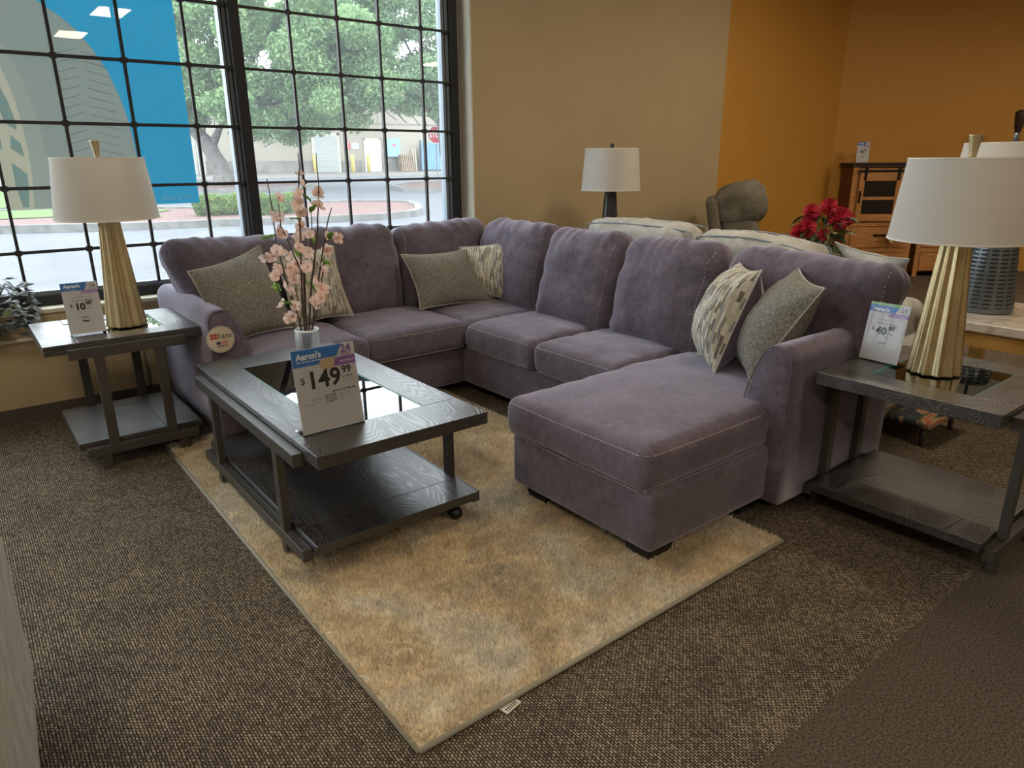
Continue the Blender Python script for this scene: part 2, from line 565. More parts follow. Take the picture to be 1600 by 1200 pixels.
# cream lining of the opening: sill, jamb
mb = MB(); mb.box(-8, JX, WY + .003, WY + .199, .601, .605); mb.box(-8, JX, WY - .012, WY + .003, .585, .605)
struct(mb.build('trim_1', MAT['cream']))
mb = MB(); mb.box(JX - .004, JX + .0, WY + .001, WY + .199, .605, WTOP)
mb.box(3.126, JX - .004, 4.63, 4.66, .605, WTOP)
mb.box(JX, JX + .006, WY - .004, WY - .0005, .60, WTOP)
struct(mb.build('trim_2', MAT['cream']))
mb = MB(); mb.box(-8, JX, WY - .012, WY - .001, 0, .085); mb.box(JX, TANX, WY - .012, WY - .001, 0, .085)
struct(mb.build('baseboard_window', MAT['basebd']))
# cable conduit low on the wall
mb = MB(); mb.tube([(-8, WY - .014, .455), (0.75, WY - .014, .455), (0.76, WY - .014, .09)], .011, 8)
struct(mb.build('trim_3', MAT['cream'], smooth=True))

# window: steel frame, muntins, alu strips, panes
FY = 4.62
KW = 4.62 / 4.60
win = struct(MB().box(-8, JX - .004, FY - .03, FY + .04, .606, .662).box(-3, JX - .004, FY - .03, FY + .04, WTOP - .06, WTOP).box(3.066, 3.128, FY - .030, FY + .045, .662, WTOP - .06).box(1.512, 1.577, FY - .05, FY + .05, .662, WTOP - .06).box(-1.75, -1.68, FY - .05, FY + .05, .662, WTOP - .06).box(-4.85, -4.78, FY - .05, FY + .05, .662, WTOP - .06).build('window_1', MAT['frame'], bevel=.003))
mb = MB()
zs = [1.35 + (z - 1.35) * KW for z in (0.90, 1.23, 1.557, 1.887, 2.222, 2.55, 2.87)]
for z in zs:
    mb.box(-1.68, 1.512, FY - .028, FY - .012, z - .0085, z + .0085)
    mb.box(1.577, 3.066, FY - .028, FY - .012, z - .0075, z + .0075)
    mb.box(-8, -1.75, FY - .028, FY - .012, z - .0085, z + .0085)
for x in [-7.6, -7.26, -6.92, -6.58, -6.24, -5.9, -5.56, -5.22, -4.45, -4.12, -3.79, -3.46, -3.13, -2.9, -2.7, -2.37, -2.04, -1.38, -1.05, -.72, -.39, -.065, .265, .595, .925, 1.257, 1.875, 2.193, 2.49, 2.812]:
    x *= KW
    mb.box(x - .0075, x + .0075, FY - .032, FY - .010, .68, WTOP - .06)
    for z in zs: mb.box(x - .016, x + .016, FY - .034, FY - .008, z - .014, z + .014)
mb.build('muntin_grid', MAT['muntin'], win)
mb = MB()
mb.box(-8, 3.066, FY - .01, FY + .035, .663, .684)
for x0, x1 in ((1.470, 1.484), (1.492, 1.511), (3.008, 3.030), (3.040, 3.066)):
    mb.box(x0, x1, FY + .0, FY + .06, .684, WTOP - .06)
mb.build('aluminium_strip', MAT['white_metal'], win)
mb = MB()
for x0, x1 in ((1.484, 1.492), (3.030, 3.040)):
    mb.box(x0, x1, FY + .0, FY + .05, .684, WTOP - .06)
mb.build('gasket', MAT['frame'], win)
for x0, x1 in ((-8, -4.85), (-4.78, -1.75), (-1.68, 1.466), (1.577, 3.012)):
    mb = MB(); mb.add([(x0, FY + .03, .684), (x1, FY + .03, .684), (x1, FY + .03, WTOP - .06), (x0, FY + .03, WTOP - .06)], [(0, 1, 2, 3)])
    mb.build('window_pane', MAT['pane'], win)

# ceiling troffers
def emis(name, c, s):
    a = M(name); a.b.inputs['Emission Color'].default_value = (*c, 1); a.b.inputs['Emission Strength'].default_value = s
    return a.m
MAT['troffer'] = emis('fluorescent_diffuser', CEIL_COLOR, CEIL_LIGHT)
tr = thing('ceiling_light', 'recessed fluorescent ceiling troffer in the showroom ceiling', 'ceiling light', (2.25, -2.2, CH - .001), 0, 'fluorescent ceiling lights')
MB().box(-.22, .22, -.38, .38, -.02, 0).build('frame', MAT['ceil'], tr)
MB().box(-.19, .19, -.35, .35, -.026, -.021).build('diffuser', MAT['troffer'], tr)
for (x, y) in ((2.08, -4.45), (-1.3, -1.0), (-1.3, -3.4), (-.8, 1.7), (5.9, 2.3), (8.0, .7), (8.6, -1.6), (10.6, -.6), (8.6, -4.2), (-5.0, -2.0), (3.4, 1.9)):
    c = copy_tree(tr); c.location = (x, y, CH - .001)

# window banner seen from behind
BY = 4.652
ban = thing('window_banner', 'blue vinyl window banner with a large grey tyre, seen from its back', 'banner', (.755, BY, 1.12))
def banner_mat(name, c):
    a = M(name, c, 0.5)
    tl = a.n('ShaderNodeBsdfTranslucent'); tl.inputs[0].default_value = c
    mx = a.n('ShaderNodeMixShader'); mx.inputs[0].default_value = 0.5
    a.l(a.b.outputs[0], mx.inputs[1]); a.l(tl.outputs[0], mx.inputs[2]); a.l(mx.outputs[0], a.out.inputs['Surface'])
    return a.m
MAT['ban_blue'] = banner_mat('banner_blue', (0.022, 0.174, 0.275, 1))
MAT['ban_tyre'] = banner_mat('banner_tyre_grey', (0.146, 0.165, 0.146, 1))
MAT['ban_tread'] = banner_mat('banner_tread', (0.167, 0.183, 0.157, 1))
MAT['ban_rim'] = banner_mat('banner_rim', (0.248, 0.238, 0.176, 1))
MAT['ban_dark'] = banner_mat('banner_rim_dark', (0.105, 0.145, 0.129, 1))
MAT['ban_line'] = banner_mat('banner_line', (0.372, 0.383, 0.352, 1))
MAT['ban_white'] = banner_mat('banner_white', (0.7, 0.8, 0.85, 1))
def sheet(name, outer, holes, off, mat, parent, org=(.755, 1.12)):
    cu = bpy.data.curves.new('t', 'CURVE'); cu.dimensions = '2D'; cu.fill_mode = 'BOTH'
    for pts in [outer] + holes:
        sp = cu.splines.new('POLY'); sp.points.add(len(pts) - 1); sp.use_cyclic_u = True
        for q, (x, z) in zip(sp.points, pts): q.co = (x - org[0], z - org[1], 0, 1)
    ob = bpy.data.objects.new('t', cu); COL.objects.link(ob)
    dg = bpy.context.evaluated_depsgraph_get(); me = bpy.data.meshes.new_from_object(ob.evaluated_get(dg))
    mb = MB(); mb.add([(v_.co.x, -off, v_.co.y) for v_ in me.vertices], [list(p.vertices) for p in me.polygons])
    bpy.data.objects.remove(ob, do_unlink=True); bpy.data.curves.remove(cu); bpy.data.meshes.remove(me)
    return mb.build(name, mat, parent)
TY = [(.903, 1.12), (.920, 1.20), (.927, 1.30), (.925, 1.44), (.914, 1.576), (.890, 1.70), (.850, 1.83), (.800, 1.93), (.735, 2.025), (.67, 2.085), (.597, 2.135), (.50, 2.20), (.40, 2.24), (.275, 2.28)]
RM = [(.385, 1.12), (.402, 1.274), (.408, 1.40), (.407, 1.532), (.394, 1.687), (.365, 1.822), (.320, 1.93), (.275, 1.99)]
BL_ = [(.470, 1.12), (.488, 1.35), (.480, 1.56), (.452, 1.74), (.40, 1.92), (.33, 2.02), (.275, 2.07)]
OP = [[(.30, 1.80), (.335, 1.76), (.365, 1.66), (.382, 1.55), (.375, 1.52), (.33, 1.56), (.315, 1.66)], [(.278, 1.85), (.29, 1.83), (.283, 1.76), (.278, 1.73)], [(.345, 1.50), (.383, 1.455), (.388, 1.385), (.335, 1.43)], [(.325, 1.36), (.385, 1.30), (.375, 1.20), (.362, 1.13), (.335, 1.13), (.322, 1.24)], [(.280, 1.50), (.30, 1.47), (.295, 1.42), (.280, 1.44)]]
sheet('blue_sheet', TY + [(.275, 2.93), (1.235, 2.93), (1.235, 1.12)], [], 0, MAT['ban_blue'], ban)
sheet('tyre_print', TY + BL_[::-1], [], 0, MAT['ban_tyre'], ban)
sheet('sidewall_print', BL_ + RM[::-1], [], 0, MAT['ban_tread'], ban)
sheet('rim_print', RM + [(.275, 1.12)], OP, 0, MAT['ban_rim'], ban)
for pts in OP: sheet('rim_opening', pts, [], 0, MAT['ban_dark'], ban)
mb = MB()
for k in range(17):
    z = 1.18 + k * .045 - 1.12
    mb.add([(.60 - .755, -.002, z), (.70 - .755, -.002, z + .03), (.70 - .755, -.002, z + .034), (.60 - .755, -.002, z + .004)], [(0, 1, 2, 3)])
    mb.add([(.74 - .755, -.002, z + .02), (.86 - .755, -.002, z - .01), (.86 - .755, -.002, z - .006), (.74 - .755, -.002, z + .024)], [(0, 1, 2, 3)])
mb.build('tread_lines', MAT['ban_line'], ban)
mb = MB()
text_into(mb, 'Rims not included.', .036, (1.19 - .755, -.003, 1.145 - 1.12), flip=True, sx=.62)
mb.build('lettering', MAT['ban_white'], ban)

# ================================================================== SECTIONAL SOFA
sofa = thing('sectional_sofa', 'large plum grey sectional sofa with chaise in the middle of the display', 'sofa')
S = MAT['sofa']
def part(mb, name, mat=S, parent=None, smooth=True, **k):
    return mb.build(name, mat, parent or sofa, smooth, **k)

def wavy(amp, sc, seed):
    def g(p, u, base=(0, 0, 0)):
        n_ = fn((p[0] + base[0], p[1] + base[1], p[2] + base[2]), sc, seed)
        return n_ * amp
    return g

def block(name, x0, x1, y0, y1, z0, z1, r=.03, amp=.004, seed=0, nseg=12):
    cx, cy, cz = (x0 + x1) / 2, (y0 + y1) / 2, (z0 + z1) / 2
    def f(p, u):
        k = amp * fn((p[0], p[1], p[2]), 4, seed)
        return (p[0] * (1 + k), p[1] * (1 + k), p[2])
    return part(rounded(cx, cy, cz, x1 - x0, y1 - y0, z1 - z0, r, nseg, f), name)

block('base_frame', .90, 3.05, 3.40, 4.30, .06, .29, .025, seed=1)          # along the window
block('base_frame', 2.30, 3.14, 1.36, 3.42, .06, .29, .025, seed=2)         # right run
block('chaise_base', 1.645, 2.34, 1.352, 2.105, .07, .30, .03, seed=3)
block('back_frame', .93, 3.14, 4.22, 4.42, .06, .70, .05, seed=4)
block('back_frame', 3.02, 3.19, 1.30, 4.40, .06, .74, .05, seed=5)

def seat(name, x0, x1, y0, y1, z0=.285, z1=.445, crown=.028, seed=0, front=None):
    sx, sy, sz = x1 - x0, y1 - y0, z1 - z0
    def f(p, u):
        c = (1 - u[0] ** 2) * (1 - u[1] ** 2)
        c = max(0, c) ** .55
        z = p[2]
        if u[2] > 0: z += crown * c * u[2]
        w = .007 * fn((p[0], p[1], p[2]), 7, seed) + .004 * fn((p[0], p[1], p[2]), 16, seed)
        # seams pull in slightly at the top and bottom edge, the band puffs out between them
        puff = .010 * (1 - u[2] ** 2)
        x = p[0] + (puff + w) * (1 if u[0] > 0 else -1) * (abs(u[0]) ** 6)
        y = p[1] + (puff + w) * (1 if u[1] > 0 else -1) * (abs(u[1]) ** 6)
        return (x, y, z + w * (u[2] > .3))
    o = part(rounded((x0 + x1) / 2, (y0 + y1) / 2, (z0 + z1) / 2, sx, sy, sz, .042, 22, f), name)
    return o

def stitch_line(mb, pts, dash=.010, gap=.006, r=.0016):
    pts = [Vector(p) for p in pts]
    L = 0; on = True
    for a, b in zip(pts, pts[1:]):
        d = (b - a); n_ = max(1, int(d.length / (dash + gap)))
        for k in range(n_):
            p = a + d * (k / n_); q = p + d.normalized() * dash
            mb.tube([p, q], r, 4, cap=False)

seats = []
seats.append(seat('seat_cushion', 1.02, 1.655, 3.355, 4.16, seed=11))
seats.append(seat('seat_cushion', 1.665, 2.30, 3.355, 4.16, seed=12))
seats.append(seat('seat_cushion', 2.31, 3.02, 3.345, 4.16, seed=13))
seats.append(seat('seat_cushion', 2.27, 3.00, 2.725, 3.335, seed=14))
seats.append(seat('seat_cushion', 2.27, 3.00, 2.12, 2.715, seed=15))
ch = seat('chaise_cushion', 1.63, 2.98, 1.375, 2.115, .285, .445, .034, seed=16)
# arms do not overlap the chaise beyond the arm front; stitching on the visible seams
def seams(cush, x0, x1, y0, y1, z0, z1, sides):
    o = .0105
    for z in (z0 + .016, z1 - .016):
      for sd in sides:
        mb = MB()
        if sd == 'x-': stitch_line(mb, [(x0 + .016, y0 + .006, z), (x0 - o + .006, y0 + .03, z), (x0 - o + .001, (y0 + y1) / 2, z), (x0 - o + .006, y1 - .03, z)])
        if sd == 'y-': stitch_line(mb, [(x0 + .010, y0 + .012, z), (x0 + .03, y0 - o + .006, z), ((x0 + x1) / 2, y0 - o + .001, z), (x1 - .03, y0 - o + .004, z)])
        mb.build('stitching', MAT['stitch'], cush)
seams(ch, 1.63, 2.30, 1.375, 2.115, .285, .445, ('x-', 'y-'))
seams(seats[0], 1.02, 1.655, 3.355, 4.16, .285, .445, ('y-',))
seams(seats[1], 1.665, 2.30, 3.355, 4.16, .285, .445, ('y-',))
seams(seats[3], 2.27, 3.0, 2.725, 3.335, .285, .445, ('x-',))
seams(seats[4], 2.27, 3.0, 2.12, 2.715, .285, .445, ('x-',))

def back_cushion(cx, cy, width, face, lean=.24, z0=.43, z1=.965, th=.25, seed=0, roll=0.0, tuck=(0, 0)):
    """face: direction the cushion faces ('x-' or 'y-'). width runs along the other axis. (cx,cy) = foot centre"""
    h = (z1 - z0) / math.cos(lean)
    def f(p, u):
        # local: x width, y depth(front = -), z height
        edge = max(abs(u[0]), abs(u[2]))
        k = (max(0, 1 - abs(u[0]) ** 2.6) ** .5) * (max(0, 1 - abs(u[2]) ** 2.8) ** .5)
        y = p[1] * (.42 + .66 * k)
        # gathered creases running in from top corners and seam
        cr = 0.0
        s_ = abs(u[0])
        t_ = (u[2] + 1) / 2
        ph = 16 * (u[0] * 1.1 + .35 * u[2]) + 11 * fn((p[0], 0, p[2]), 4, seed)
        cr += .0060 * math.sin(ph) * max(0, t_ - .5) * 2.4 * (.3 + 1.2 * abs(fn((p[0], 0, 0), 6, seed + 9)))
        ph2 = 13 * u[2] + 5 * fn((p[0], 0, p[2]), 2.5, seed + 5)
        cr += .0055 * math.sin(ph2) * max(0, s_ - .45) * 1.8
        cr += .020 * fn((p[0], p[1], p[2]), 5, seed) + .006 * fn((p[0], p[1], p[2]), 13, seed)
        y += cr * (-1 if u[1] < 0 else 1) * .9
        z = p[2] + .016 * fn((p[0], 0, 0), 7, seed) * (u[2] > 0) * u[2] - .012 * (abs(u[0]) ** 4) * (u[2] > .5) + .004 * math.sin(ph) * (u[2] > .7)
        x = p[0] + .008 * fn((0, p[1], p[2]), 8, seed + 3) - .018 * u[0] * max(0, u[2]) ** 3
        lo = ((1 - u[2]) / 2) ** 1.2
        x += tuck[0] * max(0, -u[0]) * lo - tuck[1] * max(0, u[0]) * lo
        return (x, y, z)
    mb = rounded(0, 0, h / 2, width, th, h, .075, 26, f, edge=5)
    rz = 0 if face == 'y-' else -PI / 2
    Mx = Matrix.Translation((cx, cy, z0)) @ Matrix.Rotation(rz, 4, 'Z') @ Matrix.Rotation(-lean, 4, 'X') @ Matrix.Rotation(roll, 4, 'Y')
    ix = width / 2 - .055
    cand = [Vector(p) for p in mb.v]
    stitches = []
    for sx_ in (-1, 1):
        pts = []
        for i in range(1, 16):
            zz = h * i / 16
            near = [p for p in cand if abs(p.x - sx_ * ix) < .035 and abs(p.z - zz) < .035 and p.y < 0]
            if near:
                q = min(near, key=lambda p: (p.x - sx_ * ix) ** 2 + (p.z - zz) ** 2)
                pts.append((q.x, q.y - .0015, q.z))
        st = MB(); stitch_line(st, pts, .009, .008)
        st.v = [tuple(Mx @ Vector(p)) for p in st.v]
        stitches.append(st)
    mb.v = [tuple(Mx @ Vector(p)) for p in mb.v]
    o = part(mb, 'back_cushion')
    for st in stitches: st.build('stitching', MAT['stitch'], o)
    return o
# along the window
back_cushion(1.205, 3.98, .79, 'y-', .20, .42, .955, .26, 21, .02, (.20, 0))
back_cushion(1.905, 3.99, .65, 'y-', .20, .42, .975, .25, 22)
back_cushion(2.60, 4.00, .74, 'y-', .20, .42, .965, .25, 23, -.03)
# right run
back_cushion(2.84, 3.62, .72, 'x-', .20, .42, .975, .25, 24)
back_cushion(2.78, 2.945, .62, 'x-', .27, .42, .965, .26, 25)
back_cushion(2.78, 2.325, .63, 'x-', .27, .42, .965, .26, 26, .02)
back_cushion(2.84, 1.60, .80, 'x-', .22, .45, .955, .27, 27, .03, (0, .10))

# arms: section in (inner<->outer, z), swept along the depth; inner face slopes outward to the seat
def arm(fixed_outer, inner_top, inner_bot, s0, s1, axis, name='arm', sgn=1):
    """outer at 0, going to +w inwards. prof is list of (w,z)"""
    W1 = .20; Wt = .105
    prof = [(0, .06), (0, .30), (.002, .50), (0, .61)]
    for k in range(7):
        a = PI - k * PI / 12
        prof.append((.055 + .055 * math.cos(a), .625 + .065 * math.sin(a)))
    prof += [(.085, .688), (.105, .672), (.125, .640), (.150, .585), (.172, .52), (.188, .45), (.196, .36), (.20, .28), (.20, .06)]
    mb = MB()
    n_ = len(prof); L = s1 - s0
    ds = [0, .006, .02, .06] + [.06 + (L - .08) * i / 14 for i in range(1, 14)] + [L - .02, L - .006, L]
    V = []; F = []
    ctr = (.10, .36)
    for d in ds:
        e = min(d, L - d)
        k = 1 if e >= .02 else (1 - .014 * (1 - e / .02) ** 2 / .1 * .9)
        for (w_, z_) in prof:
            ww = ctr[0] + (w_ - ctr[0]) * k; zz = ctr[1] + (z_ - ctr[1]) * (1 - (1 - k) * .35)
            ww += .004 * fn((d, w_, z_), 4, 31 * sgn); zz += (.006 * fn((d * 3, w_, 0), 2.2, 7)) * (z_ > .5)
            if axis == 'x': V.append((s0 + d, fixed_outer + ww, zz))
            else: V.append((fixed_outer + ww, s0 + d, zz))
    m_ = len(ds)
    for j in range(m_ - 1):
        for i in range(n_):
            i2 = (i + 1) % n_
            F.append((j * n_ + i, j * n_ + i2, (j + 1) * n_ + i2, (j + 1) * n_ + i))
    F.append(list(range(n_ - 1, -1, -1))); F.append([(m_ - 1) * n_ + i for i in range(n_)])
    mb.add(V, F)
    o = part(mb, 'arm')
    # piping around the front panel
    pts = []
    for (w_, z_) in prof[1:-1]:
        ww = ctr[0] + (w_ - ctr[0]) * .985; zz = ctr[1] + (z_ - ctr[1]) * 1.0
        pts.append((s0 - .001, fixed_outer + ww, zz) if axis == 'x' else (fixed_outer + ww, s0 - .001, zz))
    MB().tube(pts, .0035, 6).build('piping', MAT['sofa'], o, True)
    return o
arm(.862, 0, 0, 3.40, 4.40, 'y', sgn=1)
arm(1.297, 0, 0, 2.315, 3.17, 'x', sgn=2)

def foot(x, y, sx=.11, sy=.11, z=.075, b=0):
    mb = MB()
    a = .012
    v = [(-sx / 2 + a, -sy / 2 + a, 0), (sx / 2 - a, -sy / 2 + a, 0), (sx / 2 - a, sy / 2 - a, 0), (-sx / 2 + a, sy / 2 - a, 0), (-sx / 2, -sy / 2, z), (sx / 2, -sy / 2, z), (sx / 2, sy / 2, z), (-sx / 2, sy / 2, z)]
    v = [(x + p[0], y + p[1], max(p[2], b)) for p in v]
    mb.add(v, [(0, 3, 2, 1), (4, 5, 6, 7), (0, 1, 5, 4), (1, 2, 6, 5), (2, 3, 7, 6), (3, 0, 4, 7)])
    mb.build('foot', MAT['foot'], sofa, bevel=.004)
def RXin(x, y): return .6 < x < 2.24 and 1.15 < y < 3.6
for (x, y, sx, sy) in ((1.755, 1.45, .14, .13), (1.745, 2.0, .12, .13), (2.30, 1.45, .13, .1), (2.46, 1.42, .12, .10), (3.08, 1.42, .12, .1), (.94, 3.48, .1, .1), (.94, 4.3, .1, .1), (2.4, 3.3, .1, .1), (3.05, 4.3, .1, .1), (1.66, 3.5, .1, .1)):
    foot(x, y, sx, sy, b=.013 if RXin(x, y) else 0)


def pillow(name, label, cat, quad, th, front, back=None, seed=0, group=None, pin=.10, pipe=True):
    """quad BL,BR,TR,TL in world space. front side is on the left-hand normal (towards the viewer)"""
    BL, BR, TR, TL = [Vector(q) for q in quad]
    org = (BL + BR + TR + TL) / 4
    base = Vector((org.x, org.y, min(q.z for q in (BL, BR, TR, TL))))
    U = ((BR - BL) + (TR - TL)).normalized(); V = ((TL - BL) + (TR - BR)).normalized()
    Nn = U.cross(V).normalized()
    W_ = ((BR - BL).length + (TR - TL).length) / 2; H_ = ((TL - BL).length + (TR - BR).length) / 2
    n_ = 26
    root = thing(name, label, cat, base, 0, group)
    mb = MB()
    def pos(i, j, side):
        u = -1 + 2 * i / n_; v = -1 + 2 * j / n_
        # pull the edge midpoints in so the corners stay pointed
        k = 1 - pin * (1 - abs(v) ** 2) * abs(u) ** 2
        kk = 1 - pin * (1 - abs(u) ** 2) * abs(v) ** 2
        uu, vv = u * k, v * kk
        a, b = (uu + 1) / 2, (vv + 1) / 2
        p = BL * (1 - a) * (1 - b) + BR * a * (1 - b) + TR * a * b + TL * (1 - a) * b
        prof = (max(0, 1 - u * u) ** .62) * (max(0, 1 - v * v) ** .62)
        t = th / 2 * prof
        wr = .008 * fn((u * 1.5, v * 1.5, seed), 2.2, seed) * prof ** .5
        cr = .006 * math.sin(9 * (u - v) + seed) * (abs(u * v)) * prof ** .5
        return p + Nn * side * (t + wr + cr) - base
    for side in (1, -1):
        verts = [pos(i, j, side) for j in range(n_ + 1) for i in range(n_ + 1)]
        faces = []; uv = []
        for j in range(n_):
            for i in range(n_):
                a = j * (n_ + 1) + i
                q = [a, a + 1, a + n_ + 2, a + n_ + 1]
                c = [(i / n_ * W_, j / n_ * H_), ((i + 1) / n_ * W_, j / n_ * H_), ((i + 1) / n_ * W_, (j + 1) / n_ * H_), (i / n_ * W_, (j + 1) / n_ * H_)]
                if side < 0: q = q[::-1]; c = c[::-1]
                faces.append(q); uv.append(c)
        mb.add(verts, faces, 0 if side > 0 else (1 if back else 0), uv)
    mb.build('cover', [front, back] if back else front, root, True)
    if pipe:
        pts = [pos(i, 0, 0) for i in range(n_)] + [pos(n_, j, 0) for j in range(n_)] + [pos(n_ - i, n_, 0) for i in range(n_)] + [pos(0, n_ - j, 0) for j in range(n_ + 1)]
        MB().tube(pts, .0036, 6).build('piping', MAT['pillow_pipe'], root, True)
    return root
G1 = 'tweed throw pillows on the sectional'
G2 = 'brushstroke print throw pillows on the sectional'
pillow('throw_pillow', 'grey tweed throw pillow leaning in the left arm corner behind the flowers', 'pillow', [(.955, 3.60, .465), (1.42, 3.72, .48), (1.30, 3.86, .925), (.875, 3.68, .845)], .17, MAT['tweed'], seed=1, group=G1)
pillow('throw_pillow', 'brushstroke print pillow behind the pink blossom branches', 'pillow', [(1.40, 3.74, .475), (1.80, 3.82, .475), (1.76, 3.94, .88), (1.38, 3.92, .885)], .16, MAT['strokes'], MAT['sofa'], seed=2, group=G2)
pillow('throw_pillow', 'grey tweed throw pillow lying low beside the corner seat', 'pillow', [(2.200, 3.72, .475), (2.745, 3.655, .462), (2.64, 3.84, .800), (2.175, 3.88, .800)], .15, MAT['tweed'], seed=3, group=G1)
pillow('throw_pillow', 'brushstroke print pillow propped in the sofa corner', 'pillow', [(2.58, 3.83, .50), (2.83, 3.50, .475), (2.905, 3.58, .875), (2.62, 3.90, .81)], .13, MAT['strokes'], MAT['sofa'], seed=4, group=G2)
pillow('throw_pillow', 'brushstroke print pillow at the front of the chaise pillows', 'pillow', [(2.67, 1.98, .47), (2.446, 1.72, .47), (2.62, 1.65, .91), (2.84, 1.91, .90)], .27, MAT['strokes'], MAT['sofa'], seed=5, group=G2)
pillow('throw_pillow', 'grey tweed pillow between the brushstroke pillow and the right arm', 'pillow', [(2.68, 1.80, .49), (2.456, 1.55, .475), (2.60, 1.36, .875), (2.83, 1.61, .91)], .22, MAT['tweed'], seed=6, group=G1)

# ================================================================== RUG
rug = thing('shag_rug', 'cream and gold shag area rug under the coffee table and chaise', 'rug', (1.42, 2.4, 0))
RX0, RX1, RY0, RY1 = .64, 2.19, 1.185, 3.62
MB().box(RX0 - 1.42, RX1 - 1.42, RY0 - 2.4, RY1 - 2.4, .001, .012).build('backing', MAT['rug'], rug)
mb = MB()
for (a, b) in (((RX0, RY0), (RX1, RY0)), ((RX1, RY0), (RX1, RY1)), ((RX1, RY1), (RX0, RY1)), ((RX0, RY1), (RX0, RY0))):
    mb.tube([(a[0] - 1.42, a[1] - 2.4, .008), (b[0] - 1.42, b[1] - 2.4, .008)], .0075, 8)
mb.build('binding', MAT['rugedge'], rug, True)
rng = np.random.default_rng(3)
NB = 150000
bx = rng.uniform(RX0 + .004, RX1 - .004, NB) - 1.42
by = rng.uniform(RY0 + .004, RY1 - .004, NB) - 2.4
ang = rng.uniform(0, 2 * np.pi, NB)
lean_a = rng.uniform(0, 2 * np.pi, NB)
hh = rng.uniform(.008, .021, NB)
ln = rng.uniform(.002, .014, NB)
wd = rng.uniform(.0018, .0034, NB)
v = np.zeros((NB, 3, 3))
dx, dy = np.cos(ang) * wd, np.sin(ang) * wd
v[:, 0] = np.stack([bx - dx, by - dy, np.full(NB, .011)], 1)
v[:, 1] = np.stack([bx + dx, by + dy, np.full(NB, .011)], 1)
v[:, 2] = np.stack([bx + np.cos(lean_a) * ln, by + np.sin(lean_a) * ln, .011 + hh], 1)
me = bpy.data.meshes.new('pile')
me.vertices.add(NB * 3); me.vertices.foreach_set('co', v.reshape(-1))
me.loops.add(NB * 3); me.loops.foreach_set('vertex_index', np.arange(NB * 3, dtype=np.int32))
me.polygons.add(NB); me.polygons.foreach_set('loop_start', np.arange(0, NB * 3, 3, dtype=np.int32))
at = me.color_attributes.new('tint', 'FLOAT_COLOR', 'POINT')
t = rng.uniform(.60, 1.15, NB)
c = np.ones((NB, 3, 4)); c[:, :, :3] = t[:, None, None]
at.data.foreach_set('color', c.reshape(-1))
me.update(calc_edges=True); me.validate()
me.materials.append(MAT['pile'])
o = bpy.data.objects.new('pile', me); COL.objects.link(o); o.parent = rug; o['kind'] = 'stuff'
# care label sticking out under the near edge
mb = MB(); mb.T = Matrix.Translation((.905, 1.180, 0)) @ Matrix.Rotation(.2, 4, 'Z')
mb.box(-.028, .028, -.022, .03, .001, .002)
lb = mb.build('care_label', plain('paper_label', (.7, .68, .6, 1), .7), rug); lb.location = (-1.42, -2.4, 0)
mb = MB(); mb.T = Matrix.Translation((.905, 1.180, 0)) @ Matrix.Rotation(.2, 4, 'Z')
for k in range(6): mb.box(-.02 + k * .007, -.017 + k * .007, -.018, -.006, .0021, .0023)
lp = mb.build('label_print', MAT['black_iron'], lb)

